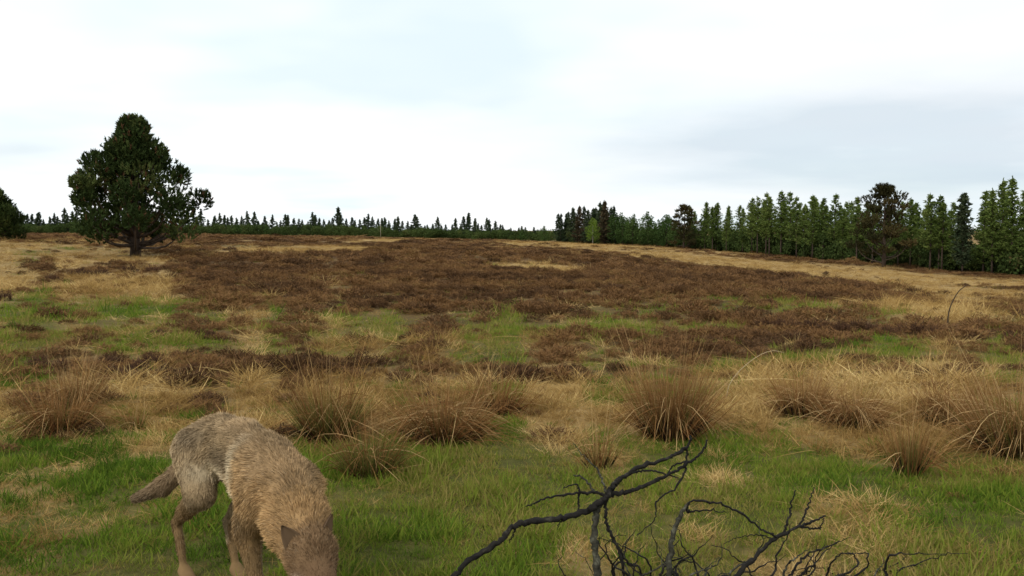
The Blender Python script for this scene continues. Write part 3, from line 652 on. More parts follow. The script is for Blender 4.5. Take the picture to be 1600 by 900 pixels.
# ------------------------------------------------------------------ rush tussocks
def tussock(label, px, py, R, H, ndry, ngreen, seed, lean=1.0, arch=.5, red=.5, sideways=(0, 0), stalks=14):
    g_ = np.random.default_rng(seed); c = ground(px, py); z = float(height([c[0]], [c[1]])[0])
    t = thing('rush_tussock', label, 'tussock', (c[0], c[1], z), 0, 'rush tussocks across the foreground')
    def stems(n, hm, hx, droopm, leanm, w, sp):
        a = g_.random(n) * 6.283; q = np.sqrt(g_.random(n))
        root = np.c_[np.cos(a) * q * R * sp, np.sin(a) * q * R * sp, np.full(n, -.015)]
        ln = (q * .75 + g_.random(n) * .35) * leanm
        d = np.c_[np.cos(a) * ln + sideways[0] + g_.normal(size=n) * .12, np.sin(a) * ln + sideways[1] + g_.normal(size=n) * .12, np.ones(n)]
        L = g_.uniform(hm, hx, n); 
        return root, d, L, w * g_.uniform(.7, 1.3, n), droopm * g_.random(n) * np.clip(ln, .2, 1.2)
    B = Buf()
    for n_, hm, hx, dm, lm, w, sp, tl, th in ((int(ndry * .55), .45 * H, H, .35 * arch, .75 * lean, .0042, .42, red * .3, .75),
                                            (int(ndry * .35), .5 * H, .95 * H, 1.3 * arch, 1.08 * lean, .0045, .55, .15, .95),
                                            (stalks + 14, 1.0 * H, 1.55 * H, .3, .5 * lean, .004, .35, .6, 1.0)):
        ro, d, L, w_, dr = stems(n_, hm, hx, dm, lm, w, sp)
        d = d + g_.normal(size=d.shape) * .16
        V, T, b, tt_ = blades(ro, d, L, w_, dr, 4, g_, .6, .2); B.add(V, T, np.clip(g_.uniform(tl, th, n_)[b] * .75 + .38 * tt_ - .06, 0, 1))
    nk = int(ndry * .24); a = g_.random(nk) * 6.283; q = R * .4 * np.sqrt(g_.random(nk))     # skirt of collapsed stems
    ro = np.c_[np.cos(a) * q, np.sin(a) * q, g_.uniform(.10, .42, nk) * H]
    a2 = a + g_.normal(size=nk) * .5
    d = np.c_[np.cos(a2), np.sin(a2), g_.uniform(-.2, .7, nk)]; L = g_.uniform(.3, .75, nk) * H * (.7 + .5 * lean)
    dr = np.minimum(g_.uniform(.3, 1.0, nk), (ro[:, 2] / L + norm(d)[:, 2]) * .97)
    V, T, b, tt_ = blades(ro, d, L, .0052 * g_.uniform(.7, 1.3, nk), dr, 4, g_, .5, .12); B.add(V, T, g_.uniform(.3, 1.0, nk)[b])
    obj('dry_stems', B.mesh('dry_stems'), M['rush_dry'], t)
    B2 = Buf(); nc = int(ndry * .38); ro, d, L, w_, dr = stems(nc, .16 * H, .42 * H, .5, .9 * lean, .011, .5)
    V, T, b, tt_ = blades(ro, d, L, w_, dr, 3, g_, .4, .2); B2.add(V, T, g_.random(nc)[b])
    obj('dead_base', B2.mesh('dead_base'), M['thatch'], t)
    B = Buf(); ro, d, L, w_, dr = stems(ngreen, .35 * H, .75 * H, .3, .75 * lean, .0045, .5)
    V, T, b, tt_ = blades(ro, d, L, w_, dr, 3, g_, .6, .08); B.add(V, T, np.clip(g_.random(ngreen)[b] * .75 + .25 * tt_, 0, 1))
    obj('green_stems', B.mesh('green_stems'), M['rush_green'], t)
    return t
tussock('brown rush tussock at far left with pale stems drooping over a dark core', 95, 676, .34, .50, 700, 150, 1, 1.0, .8)
tussock('upright reddish rush tussock rising behind the far left brown tussock', 122, 640, .22, .52, 330, 60, 2, .7, .3, .9)
tussock('upright olive rush tussock just behind the wolf shoulder', 515, 686, .30, .70, 380, 520, 3, .95, .3, .4)
tussock('low olive green rush tussock on the lawn right of the wolf', 578, 742, .26, .48, 200, 520, 4, 1.15, .5, .2)
tussock('wide domed brown rush tussock with bent stems and black hollow, right of the wolf', 694, 686, .44, .62, 1050, 120, 5, 1.35, .75)
tussock('thin reddish tussock behind the wide domed brown tussock', 775, 650, .35, .52, 330, 20, 6, .9, .4, .8)
tussock('dense upright orange brown rush tussock above the dead branch', 1047, 680, .34, .76, 1000, 260, 7, .72, .25, .9, stalks=24)
tussock('low orange tussock leaning left of the drooping tussock on the right', 1255, 650, .36, .50, 560, 60, 8, .9, .35, .9)
tussock('drooping brown tussock with a dark hollow on the right', 1332, 664, .38, .46, 800, 70, 9, 1.4, 1.1, .3)
tussock('thin upright orange grass tuft in front of the drooping right tussock', 1420, 745, .13, .50, 150, 90, 10, .45, .2, .9, stalks=10)
tussock('big dark rush tussock cut off by the right edge of the photo', 1590, 710, .42, .78, 1000, 320, 12, .85, .35, .6, stalks=20)
tussock('pale grey brown tussock just left of the big dark tussock at the right edge', 1490, 664, .38, .52, 650, 60, 13, 1.0, .7, .4)
tussock('small green and straw tuft on the lawn left of the wolf', 212, 672, .15, .20, 90, 130, 14, 1.1, .4, .2, stalks=4)
tussock('sparse tall straw tuft behind the forked dead branch', 935, 728, .16, .40, 60, 50, 15, .6, .3, .3, stalks=10)

# individual heather bushes that can be told apart
def bush(px, py, w, h, label, group=None, k=0):
    c = ground(px, py); z = float(height([c[0]], [c[1]])[0]); rz = (px * 1.7 + py) % 6.28
    o = obj('heather_bush', heather_meshes[(px + k) % 5], M['heather_solo'], loc=(c[0], c[1], z - .02))
    o.rotation_euler = (0, 0, rz); s_ = w / 1500 * c[1] / .62; o.scale = (s_, s_, h / 1500 * c[1] / .36)
    return tag(o, label, 'heather', group)
for px, py, w, h, lab in [(82, 437, 38, 22, 'dark heather bush in the pale grass, leftmost of the row before the big pine'), (128, 428, 48, 20, 'dark domed heather bush second from left in the row before the big pine'),
                          (158, 428, 36, 18, 'dark heather bush third from left in the row before the big pine'), (200, 424, 42, 18, 'heather bush right below the trunk of the big pine'),
                          (238, 424, 36, 16, 'heather bush last on the right in the row before the big pine'), (8, 470, 36, 24, 'reddish heather bush at the left edge in pale grass'),
                          (361, 394, 30, 10, 'dark heather bush left of the bright sandy strip'), (411, 396, 8, 6, 'tiny dark heather bush inside the bright sandy strip'),
                          (1290, 430, 14, 11, 'small dark bush alone in pale grass below the wood'), (1403, 441, 12, 9, 'small dark bush in pale grass below the lone pine'),
                          (1546, 470, 18, 9, 'small dark heather bush in the pale grass near the right edge'), (1275, 482, 14, 14, 'small dark bush sticking up behind the dark heather band on the right'),
                          (152, 502, 14, 10, 'small dark heather bush on the green strip at left'), (330, 530, 40, 17, 'dark low heather bush on olive grass left of centre'),
                          (245, 530, 46, 16, 'brown heather bush on olive grass, left of a similar darker bush')]:
    bush(px, py, w, h, lab)
for i, px in enumerate(range(1195, 1480, 24)):
    bush(px, int(507 + (px - 1195) * .035 + (i % 3) * 3), 40, 24 + (i * 7) % 9, ORD[i] + ' heather bush from left in the dark band right of centre', 'heather bushes of the dark band on the right', i)
for i, px in enumerate(range(1500, 1600, 26)):
    bush(px, 522 + i % 2 * 3, 36, 18, ORD[i] + ' dark heather bush from left in the band running off the right edge', 'heather bushes of the band at the right edge', i)
for i, (px, py) in enumerate([(62, 574), (98, 578), (175, 590), (215, 584), (258, 590), (300, 588), (172, 572), (235, 570)]):
    bush(px, py, 56, 30, 'dark brown heather bush in the patch behind the left tussocks', 'heather bushes behind the left tussocks', i)
for i, (px, py) in enumerate([(1440, 588), (1475, 592), (1505, 586)]):
    bush(px, py, 50, 30, 'blackish heather bush in the patch behind the right tussocks', 'heather bushes behind the right tussocks', i)
# bent twig
def from_px(pl, Y): return np.array([at(a, b, Y + (q[0] if q else 0)) for a, b, *q in pl])
tw_base = ground(1482, 512); tY = tw_base[1]
pl = from_px([(1482, 516), (1481, 500), (1484, 482), (1491, 466), (1499, 454), (1510, 446)], tY); o0 = pl[0].copy()
V, T = tube(resample(pl - o0, 14), np.linspace(.013, .006, 14), 6)
tag(obj('bent_twig', mesh_np('bent_twig', V, T, None, True), M['twig'], loc=o0), 'thin dark sapling bent over to the right above the heather band', 'twig')
# arched straw stalk between tussocks
stY = ground(1135, 628)[1]
pl = from_px([(1133, 632), (1140, 600), (1160, 575), (1185, 556), (1207, 548), (1225, 551)], stY); o0 = pl[0].copy()
V, T = tube(resample(pl - o0, 12), np.linspace(.004, .002, 12), 5)
M['stalk'] = mat_noise('pale_stalk', [(.3, (.30, .23, .13)), (.7, (.45, .36, .22))], 12)
tag(obj('grass_stalk', mesh_np('grass_stalk', V, T, None, True), M['stalk'], loc=o0), 'long pale stalk arching to the right beside the orange tussock', 'grass stalk')

# ------------------------------------------------------------------ dead branches (joints read off the enlarged photo)
def zp(p): return (680 + p[0] / 2, 650 + p[1] / 2)
def limb(parent, origin, name, pts, r0, r1, mat, seed, sides=9, n=None, dY=0.0):
    g_ = np.random.default_rng(seed)
    P = np.array([at(*zp(p[:2]), p[2] + dY) for p in pts]) - origin
    n = n or max(10, 7 * len(pts))
    C = resample(P, n); C[1:-1] += g_.normal(size=(n - 2, 3)) * .0026
    f = np.linspace(0, 1, n)
    rad = .58 * (r0 * (1 - f) + r1 * f) * (1 + .07 * np.sin(f * 23 + seed) + .07 * g_.normal(size=n))
    V, T = tube(C, np.maximum(rad, .0012), sides, .13, g_)
    return obj(name, mesh_np(name, V, T, None, True), M[mat], parent)
oz = at(*zp((510, 460)), 3.95); oz[2] = float(height([oz[0]], [oz[1]])[0])
A = thing('dead_branch', 'forked dead black branch with curling antler like twigs in the foreground', 'dead branch', oz)
lm = limb(A, oz, 'limb', [(-10, 560, 3.72), (60, 500, 3.74), (100, 455, 3.76), (200, 392, 3.80), (240, 347, 3.83), (300, 329, 3.86), (400, 318, 3.9), (470, 297, 3.93), (525, 262, 3.96), (548, 238, 3.98)], .017, .024, 'dead', 1, 10, 80)
limb(A, oz, 'twig', [(255, 343, 3.84), (245, 370, 3.83), (232, 398, 3.82)], .007, .003, 'dead', 2)
limb(A, oz, 'twig', [(405, 318, 3.9), (390, 335, 3.89), (382, 355, 3.88)], .006, .002, 'dead', 3)
l2 = limb(A, oz, 'limb', [(540, 245, 3.98), (560, 212, 4.0), (590, 188, 4.03), (640, 160, 4.06), (720, 135, 4.1), (770, 108, 4.13), (792, 90, 4.15), (798, 64, 4.16)], .021, .008, 'dead', 4, 10, 60)
limb(A, oz, 'twig', [(787, 100, 4.15), (784, 138, 4.14), (745, 155, 4.12), (733, 170, 4.11), (728, 182, 4.11)], .008, .004, 'dead', 5)
l3 = limb(A, oz, 'limb', [(545, 245, 3.98), (610, 236, 4.0), (680, 206, 4.02), (740, 176, 4.04), (800, 142, 4.06), (836, 110, 4.08), (851, 74, 4.1)], .017, .006, 'dead', 6, 10, 60)
limb(A, oz, 'twig', [(590, 190, 4.03), (640, 170, 4.05), (690, 174, 4.05), (730, 184, 4.05), (765, 196, 4.04)], .010, .004, 'dead', 7)
limb(A, oz, 'twig', [(782, 143, 4.06), (778, 180, 4.05), (745, 228, 4.03), (694, 262, 4.0), (690, 300, 3.98), (680, 330, 3.97), (630, 372, 3.95)], .009, .003, 'dead', 8, 8, 40)
limb(A, oz, 'twig', [(530, 245, 3.97), (490, 240, 3.96), (440, 242, 3.94), (370, 251, 3.91), (320, 268, 3.89), (286, 284, 3.88)], .012, .004, 'dead', 9)
limb(A, oz, 'twig', [(450, 238, 3.95), (448, 262, 3.95), (447, 292, 3.95)], .008, .006, 'dead', 10)
limb(A, oz, 'twig', [(400, 226, 3.93), (440, 212, 3.94), (448, 228, 3.94), (452, 240, 3.94)], .004, .007, 'dead', 11)
limb(A, oz, 'twig', [(432, 186, 3.98), (458, 190, 3.98), (478, 212, 3.97), (500, 240, 3.97)], .004, .009, 'lichen', 12)
limb(A, oz, 'twig', [(430, 86, 4.02), (468, 130, 4.0), (500, 160, 3.99), (520, 195, 3.98), (535, 240, 3.97)], .002, .009, 'lichen', 13)
limb(A, oz, 'stem', [(530, 255, 3.97), (505, 300, 3.96), (498, 380, 3.95), (505, 470, 3.94), (515, 600, 3.94)], .019, .028, 'lichen', 14, 10, 40)
limb(A, oz, 'stem', [(535, 265, 3.97), (532, 320, 3.96), (548, 370, 3.96), (580, 440, 3.95), (590, 540, 3.95)], .012, .010, 'dead', 15)
limb(A, oz, 'twig', [(548, 372, 3.96), (600, 455, 3.97), (640, 480, 3.98), (660, 560, 4.0)], .009, .008, 'dead', 16)
oz2 = at(*zp((950, 500)), 4.0); oz2[2] = float(height([oz2[0]], [oz2[1]])[0])
A2 = thing('dead_branch', 'dead black branch with upright twigs and an arching side shoot, right of the forked branch', 'dead branch', oz2)
limb(A2, oz2, 'limb', [(880, 600, 3.86), (940, 500, 3.88), (1000, 440, 3.91), (1060, 385, 3.95), (1140, 345, 4.0), (1180, 328, 4.03), (1220, 312, 4.05)], .020, .006, 'dead', 21, 10, 60)
limb(A2, oz2, 'twig', [(1088, 370, 3.97), (1105, 320, 3.98), (1112, 280, 3.99), (1126, 232, 4.0)], .010, .004, 'dead', 22)
limb(A2, oz2, 'twig', [(1138, 346, 4.0), (1160, 298, 4.02), (1172, 262, 4.03), (1184, 222, 4.04)], .009, .003, 'dead', 23)
limb(A2, oz2, 'twig', [(1140, 346, 4.0), (1180, 352, 4.02), (1205, 345, 4.03), (1216, 320, 4.04)], .008, .004, 'dead', 24)
limb(A2, oz2, 'twig', [(1070, 380, 3.95), (1030, 360, 3.93), (990, 332, 3.92), (930, 290, 3.9), (870, 270, 3.88), (800, 266, 3.86), (788, 290, 3.86), (792, 302, 3.86)], .007, .008, 'dead', 25, 9, 50)
limb(A2, oz2, 'twig', [(796, 300, 3.86), (850, 294, 3.87), (910, 302, 3.89)], .007, .003, 'dead', 26)
limb(A2, oz2, 'stem', [(792, 272, 3.86), (765, 315, 3.85), (745, 360, 3.85), (735, 430, 3.85), (725, 560, 3.85)], .012, .022, 'lichen', 27, 9, 36)
limb(A2, oz2, 'twig', [(1060, 386, 3.95), (1010, 372, 3.97), (950, 378, 3.98), (900, 400, 4.0)], .005, .002, 'dead', 28)
limb(A2, oz2, 'twig', [(1090, 540, 3.9), (1110, 495, 3.92), (1160, 437, 3.96), (1210, 415, 3.99), (1262, 392, 4.02)], .012, .004, 'dead', 29)
limb(A2, oz2, 'twig', [(1165, 435, 3.96), (1178, 450, 3.96), (1188, 470, 3.96)], .004, .002, 'dead', 30)
oz3 = at(*zp((1300, 495)), 4.25); oz3[2] = float(height([oz3[0]], [oz3[1]])[0])
A3 = thing('dead_branch', 'low thin dead twig lying in the grass at the bottom right', 'dead branch', oz3)
limb(A3, oz3, 'limb', [(1180, 505, 4.25), (1250, 496, 4.26), (1370, 485, 4.28), (1440, 463, 4.3), (1472, 440, 4.3)], .009, .004, 'dead', 31, 8, 36)
limb(A3, oz3, 'twig', [(1380, 486, 4.28), (1450, 482, 4.28), (1520, 464, 4.29)], .006, .002, 'dead', 32)

def tangle(parent, origin, n, x0, x1, y0, y1, Y0, Y1, seed):
    g_ = np.random.default_rng(seed)
    for i in range(n):
        x, y = g_.uniform(x0, x1), 556.0; Yd = g_.uniform(Y0, Y1); a = g_.uniform(-2.7, -.45); p = [(x, y, Yd)]
        for k in range(g_.integers(6, 11)):
            a += g_.normal() * .4; st = g_.uniform(22, 50); x += math.cos(a) * st; y += math.sin(a) * st * .74; y = max(y, y0); Yd += g_.normal() * .03
            p.append((x, y, Yd))
        limb(parent, origin, 'twig', p, g_.uniform(.007, .013), .002, 'dead' if g_.random() < .75 else 'lichen', seed * 50 + i, 6, 26)
tangle(A, oz, 22, 470, 760, 300, 500, 3.9, 4.15, 41)
tangle(A2, oz2, 20, 780, 1180, 330, 500, 3.9, 4.2, 42)
tangle(A3, oz3, 9, 1180, 1460, 430, 500, 4.05, 4.25, 43)
# ------------------------------------------------------------------ the wolf
C_ = dict(back=(.32, .228, .125), saddle=(.075, .058, .040), tan=(.34, .215, .098), pale=(.50, .41, .27), thigh=(.38, .29, .175), leg=(.20, .13, .062),
          tail=(.27, .19, .11), tip=(.19, .135, .08), face=(.13, .072, .036), cheek=(.48, .40, .31), dark=(.06, .045, .035))
SEG = []   # p0, r0, p1, r1, fur length, colour, lateral squeeze, flow from p0 to p1 (+1) or back (-1), blend
def sg(p0, r0, p1, r1, fl, c, sq=1.0, flow=1): SEG.append((np.array(p0, float), r0, np.array(p1, float), r1, fl, np.array(C_[c]), sq, flow))
sg((-.11, 0, .615), .085, (.05, 0, .635), .112, .030, 'back', .86, -1)
sg((.05, 0, .635), .112, (.25, 0, .635), .117, .034, 'back', .86, -1)
sg((.25, 0, .635), .118, (.44, 0, .57), .150, .038, 'back', .80, -1)
sg((.44, 0, .57), .150, (.58, 0, .525), .140, .042, 'tan', .84, -1)
sg((.56, -.005, .53), .130, (.73, -.03, .455), .112, .042, 'tan', .95, -1)
sg((.73, -.03, .455), .112, (.89, -.07, .375), .086, .042, 'tan', 1.0, -1)
sg((.90, -.072, .365), .078, (.985, -.095, .30), .068, .020, 'face', 1.0, -1)      # skull
sg((.99, -.097, .275), .050, (1.06, -.118, .18), .033, .010, 'face', 1.0, -1)     # muzzle
sg((1.06, -.118, .18), .033, (1.08, -.125, .15), .026, .006, 'dark', 1.0, -1)
for s_, dx in ((-1, -.05), (1, .085)):
    y = .085 * s_
    sg((-.03, y * .8, .60), .105, (.085 + dx * .6, y * 1.15, .43), .064, .026, 'thigh')
    sg((.085 + dx * .6, y * 1.15, .43), .060, (-.06 + dx * .9, y * 1.1, .32), .034, .020, 'leg')
    sg((-.06 + dx * .9, y * 1.1, .32), .034, (-.155 + dx, y * 1.05, .245), .019, .022, 'leg')
    sg((-.155 + dx, y * 1.05, .245), .021, (-.09 + dx, y * 1.05, .06), .016, .020, 'leg')
    for q in (-1.5, -.5, .5, 1.5):
        sg((-.085 + dx, y * 1.05 + q * .007, .045), .018, (-.03 + dx - abs(q) * .006, y * 1.05 + q * .014, .018), .013, .005, 'leg')
for s_, dx in ((-1, 0.0), (1, .07)):
    y = .085 * s_
    sg((.56, y * .95, .53), .095, (.48 + dx * .4, y * 1.15, .37), .058, .032, 'tan')
    sg((.48 + dx * .4, y * 1.15, .37), .052, (.52 + dx * .8, y * 1.08, .18), .028, .016, 'leg')
    sg((.52 + dx * .8, y * 1.08, .18), .028, (.53 + dx, y * 1.05, .06), .018, .020, 'leg')
    for q in (-1.5, -.5, .5, 1.5):
        sg((.535 + dx, y * 1.05 + q * .007, .045), .019, (.59 + dx - abs(q) * .006, y * 1.05 + q * .015, .018), .014, .005, 'leg')
sg((.30, 0, .555), .095, (.48, 0, .50), .125, .034, 'pale', .8, -1)                # belly and brisket
sg((-.14, .0, .60), .042, (-.20, -.05, .49), .038, .026, 'tail')
sg((-.20, -.05, .49), .038, (-.27, -.12, .405), .040, .030, 'tail')
sg((-.27, -.12, .405), .038, (-.35, -.21, .35), .020, .030, 'tip')
def seg_dist(P, s):
    p0, r0, p1, r1, fl, c, sq, fw = s
    ax = (p1 - p0); t = np.clip(((P - p0) @ ax) / (ax @ ax), 0, 1)
    d = P - (p0 + t[:, None] * ax)
    if sq != 1.0: d = d * np.array([1, 1 / sq, 1])
    return np.linalg.norm(d, axis=1) - (r0 + (r1 - r0) * t), t
def sdf(P):
    D = None
    for s in SEG:
        d, _ = seg_dist(P, s)
        k = .05 if min(s[1], s[3]) > .05 else .018
        if D is None: D = d
        else:
            h_ = np.clip(.5 + .5 * (D - d) / k, 0, 1); D = D * (1 - h_) + d * h_ - k * h_ * (1 - h_)
    return D
def surface_nets(lo, hi, st):
    ax = [np.arange(lo[i], hi[i], st) for i in range(3)]; sh = tuple(len(a) for a in ax)
    G = np.stack(np.meshgrid(*ax, indexing='ij'), -1).reshape(-1, 3)
    F = np.empty(len(G))
    for i in range(0, len(G), 200000): F[i:i + 200000] = sdf(G[i:i + 200000])
    F = F.reshape(sh); ins = F < 0
    cs = tuple(n - 1 for n in sh); acc = np.zeros(cs + (3,)); cn = np.zeros(cs)
    co = [(0, 0, 0), (1, 0, 0), (0, 1, 0), (1, 1, 0), (0, 0, 1), (1, 0, 1), (0, 1, 1), (1, 1, 1)]
    sl = lambda c: F[c[0]:c[0] + cs[0], c[1]:c[1] + cs[1], c[2]:c[2] + cs[2]]
    for a in range(8):
        for b in range(a + 1, 8):
            if sum(abs(co[a][i] - co[b][i]) for i in range(3)) != 1: continue
            fa, fb = sl(co[a]), sl(co[b]); m = (fa < 0) != (fb < 0)
            t = np.where(m, fa / np.where(m, fa - fb, 1), 0)
            for i in range(3): acc[..., i] += np.where(m, co[a][i] + t * (co[b][i] - co[a][i]), 0)
            cn += m
    act = cn > 0; vid = -np.ones(cs, int); vid[act] = np.arange(act.sum())
    idx = np.argwhere(act); Vv = np.array(lo) + (idx + acc[act] / cn[act][:, None]) * st
    quads = []
    for d in range(3):
        u, v = (d + 1) % 3, (d + 2) % 3
        e = np.diff(ins.astype(np.int8), axis=d); pos = np.argwhere(e != 0)
        ok = (pos[:, u] > 0) & (pos[:, v] > 0) & (pos[:, u] < cs[u]) & (pos[:, v] < cs[v]); pos = pos[ok]
        sgn = e[tuple(pos.T)]
        def g_(du, dv): q = pos.copy(); q[:, u] -= du; q[:, v] -= dv; return vid[tuple(q.T)]
        q = np.stack([g_(1, 1), g_(0, 1), g_(0, 0), g_(1, 0)], 1)
        q[sgn > 0] = q[sgn > 0][:, ::-1]
        quads.append(q)
    return Vv, np.concatenate(quads)
WV, WQ = surface_nets((-.58, -.46, -.02), (1.18, .28, .84), .0095)
def coat(P, nz):
    """colour, fur length and lie of the coat at body points"""
    D = np.stack([seg_dist(P, s)[0] for s in SEG], 1); w = np.exp(-np.clip(D - D.min(1, keepdims=True), 0, .25) / np.where(P[:, 2] > .42, .045, .02)[:, None]); w /= w.sum(1, keepdims=True)
    col = w @ np.array([s[5] for s in SEG]); fl = w @ np.array([s[4] for s in SEG])
    fd = w @ np.array([norm((s[2] - s[0]) * s[7]) for s in SEG])
    x, y, z = P.T
    def patch(cx, cz, rx, rz, c, a):
        nonlocal col
        q = ((x - cx + nz * .05) / rx) ** 2 + ((z - cz + nz * .04) / rz) ** 2
        f = (a * np.exp(-q ** 1.5))[:, None] * (np.abs(y) > .035)[:, None]; col = col * (1 - f) + np.array(C_[c]) * f
    hf = smooth(.84, .93, x + .15 * nz)[:, None] * .75; col = col * (1 - hf) + np.array([.13, .082, .046]) * hf
    patch(.03, .68, .12, .045, 'saddle', .6)      # dark mark over the hip
    patch(.27, .60, .14, .065, 'saddle', .55)       # dark flank behind the shoulder
    patch(.16, .535, .13, .05, 'pale', .9)          # light flank fold
    patch(.39, .58, .04, .16, 'pale', .9)
    patch(.56, .60, .06, .05, 'saddle', .45); patch(.50, .42, .05, .06, 'saddle', .4)         # light line behind the shoulder
    patch(.53, .56, .10, .11, 'tan', .5)
    patch(-.10, .62, .05, .12, 'pale', .45)
    patch(.97, .27, .05, .05, 'cheek', .8)
    top = smooth(.06, .13, z - np.interp(x, [-.2, 0, .25, .45, .6, .75, .9], [.6, .63, .62, .56, .52, .46, .40]))[:, None] * (x < .75)[:, None]
    col = col * (1 - top * .45) + np.array([.19, .135, .080]) * top * .45
    inner = ((z < .40) & (z > .16) & (np.abs(y) < .075) & (x < .62))[:, None]
    col = np.where(inner, col * .6 + np.array(C_['pale']) * .4, col)
    return col, fl, norm(fd + np.array([0, 0, -.25]))
gw = np.random.default_rng(99)
def vn3(Q, s):
    I = np.floor(Q).astype(int); F = Q - I; F = F * F * (3 - 2 * F); r = 0
    for dx in (0, 1):
        for dy in (0, 1):
            for dz in (0, 1):
                w = (F[:, 0] if dx else 1 - F[:, 0]) * (F[:, 1] if dy else 1 - F[:, 1]) * (F[:, 2] if dz else 1 - F[:, 2])
                r = r + w * perm[(perm[(perm[(I[:, 0] + dx + s * 131) & 4095] + I[:, 1] + dy) & 4095] + I[:, 2] + dz) & 4095] / 4095.0
    return r
def n3(P, f, s): return (vn3(P * f, s) * .6 + vn3(P * f * 2.1 + 7, s + 1) * .4) - .5
# body normals
tri = np.concatenate([WQ[:, [0, 1, 2]], WQ[:, [0, 2, 3]]])
fn = np.cross(WV[tri[:, 1]] - WV[tri[:, 0]], WV[tri[:, 2]] - WV[tri[:, 0]]); ar = np.linalg.norm(fn, axis=1)
nn = np.zeros_like(WV)
for k_ in range(3): np.add.at(nn, tri[:, k_], fn)
ctr_ = WV - norm(nn) * 0
if (sdf(WV[:200] + norm(nn[:200]) * .01) < 0).mean() > .5: WQ = WQ[:, ::-1]; tri = tri[:, ::-1]; nn = -nn
nn = norm(nn)
bc, _, _ = coat(WV, n3(WV, 14, 3)); bc = bc * (1 + .35 * n3(WV, 40, 5))[:, None]
def mat_col(name, rough=.6, spec=.2, transl=0.0):
    m = bpy.data.materials.new(name); m.use_nodes = True; t = m.node_tree
    b = t.nodes['Principled BSDF']; b.inputs['Roughness'].default_value = rough; b.inputs['Specular IOR Level'].default_value = spec
    a = N(t, 'ShaderNodeAttribute', attribute_name='Col'); t.links.new(a.outputs['Color'], b.inputs['Base Color'])
    return m
M['hide'] = mat_col('wolf_hide', .9, .03); M['fur'] = mat_col('wolf_fur', .85, .03)
WX, WY = -1.29, 4.12
wz = float(height([WX], [WY])[0])
wolf = thing('wolf', 'grey brown wolf with lowered head sniffing the grass at lower left', 'wolf', (WX, WY, wz - .005), math.radians(-47))
body = obj('body', mesh_np('body', WV, WQ, None, True, bc), M['hide'], wolf)
NF = 210000
ti = gw.choice(len(tri), NF, p=ar / ar.sum()); r1_, r2_ = np.sqrt(gw.random(NF)), gw.random(NF)
bw = np.stack([1 - r1_, r1_ * (1 - r2_), r1_ * r2_], 1)
FP = (WV[tri[ti]] * bw[:, :, None]).sum(1); FN = norm((nn[tri[ti]] * bw[:, :, None]).sum(1))
clump = n3(FP, 22, 7)
col, fl, fd = coat(FP, n3(FP, 14, 3))
tang = norm(fd - FN * (fd * FN).sum(1, keepdims=True))
sw_ = np.stack([n3(FP, 15, 31), n3(FP, 15, 32), n3(FP, 15, 33)], 1); sw_ = sw_ - FN * (sw_ * FN).sum(1, keepdims=True)
fdir = norm(tang + sw_ * .9) + FN * np.clip(.34 + .5 * clump, .16, .7)[:, None] + gw.normal(size=(NF, 3)) * .16
fl = .80 * fl * (1 + .9 * clump) * gw.uniform(.6, 1.2, NF)
V, T, b, t = blades(FP - FN * .003, fdir, fl, .0018 + .018 * np.minimum(fl, .04), .12, 3, gw, .5, .12)
fc = col * (1 + .9 * clump + .9 * n3(FP, 8, 12) + .5 * n3(FP, 45, 15) + gw.normal(size=NF) * .14)[:, None]
rv = gw.random(NF); body_ = (fl > .012)[:, None]
fc = np.where((rv < .10)[:, None] & body_, fc * .5, np.where((rv > .92)[:, None] & body_, fc * .7 + np.array([.13, .10, .065]), fc))
fcv = np.clip(fc[b] * (.85 + .35 * t)[:, None], .008, .8)
obj('fur', mesh_np('fur', V, T, None, False, fcv), M['fur'], wolf)
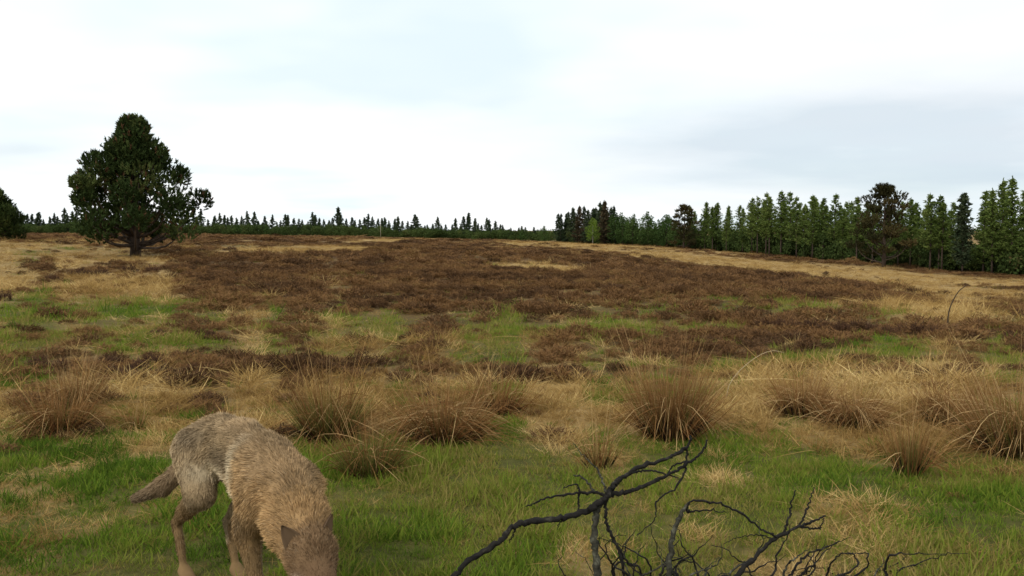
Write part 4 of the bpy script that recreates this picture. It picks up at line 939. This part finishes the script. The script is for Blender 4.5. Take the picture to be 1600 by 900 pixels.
# ears, eyes, nose
def ear(side):
    u = np.linspace(-1, 1, 9); v = np.linspace(0, 1, 8); VV = []
    for th_ in (0, .009):
        for vv in v:
            for uu in u:
                wd = .034 * (1 - vv ** 2.0) + .003
                VV.append((uu * wd, -.014 * (1 - uu * uu) * (1 - .6 * vv) - th_ * (1 - .5 * vv), vv * .095))
    VV = np.array(VV); n_ = 72; F_ = []
    for a in range(7):
        for c in range(8):
            p = a * 9 + c; F_ += [(p, p + 1, p + 10, p + 9), (p + n_ + 9, p + n_ + 10, p + n_ + 1, p + n_)]
        F_ += [(a * 9, a * 9 + 9, a * 9 + 9 + n_, a * 9 + n_), (a * 9 + 8 + n_, a * 9 + 17 + n_, a * 9 + 17, a * 9 + 8)]
    F_ += [(63 + c + n_, 64 + c + n_, 64 + c, 63 + c) for c in range(8)]
    co_ = np.where((np.arange(len(VV)) < 72)[:, None], np.array([[.13, .085, .05]]), np.array([[.06, .036, .022]])) * np.ones((len(VV), 3))
    e = obj('ear', mesh_np('ear', VV, np.array(F_), None, True, co_), M['hide'], wolf)
    # skull axis points forward and down; ears stand off its crown
    e.location = (.90, -.070 + side * .060, .415)
    e.rotation_euler = (math.radians(-8), math.radians(38 + side * 0), math.radians(90 - side * 18))
    zv = Vector((-.22, side * .48, .85)).normalized(); yv = Vector((.85, -side * -.45, .0)); yv = (yv - zv * yv.dot(zv)).normalized(); xv = yv.cross(zv)
    e.rotation_euler = Matrix((xv, yv, zv)).transposed().to_euler()
    return e
ear(-1); ear(1)
M['eye'] = mat_noise('wolf_eye', [(.4, (.03, .018, .008)), (.6, (.10, .06, .02))], 30, rough=.1, bump=0)
M['nose'] = mat_noise('wolf_nose', [(.4, (.012, .010, .010)), (.6, (.03, .026, .025))], 60, rough=.35, bump=.2, dist=.001)
def ball(r, sx=1, sy=1, sz=1, a=14, c=9):
    V_ = [(0, 0, r * sz)]; F_ = []
    for i in range(1, c):
        for j in range(a):
            p = math.pi * i / c; q = 2 * math.pi * j / a
            V_.append((r * sx * math.sin(p) * math.cos(q), r * sy * math.sin(p) * math.sin(q), r * sz * math.cos(p)))
    V_.append((0, 0, -r * sz)); L_ = len(V_) - 1
    for j in range(a):
        F_.append((0, 1 + j, 1 + (j + 1) % a)); F_.append((L_, L_ - a + (j + 1) % a, L_ - a + j))
        for i in range(c - 2):
            p = 1 + i * a + j; q = 1 + i * a + (j + 1) % a; F_ += [(p, p + a, q + a), (p, q + a, q)]
    return mesh_np('ball', np.array(V_), np.array(F_), None, True)
for s_ in (-1, 1): obj('eye', ball(.011), M['eye'], wolf, (1.026, -.104 + s_ * .044, .298))
obj('nose', ball(.019, .9, 1.1, .8), M['nose'], wolf, (1.092, -.130, .143))
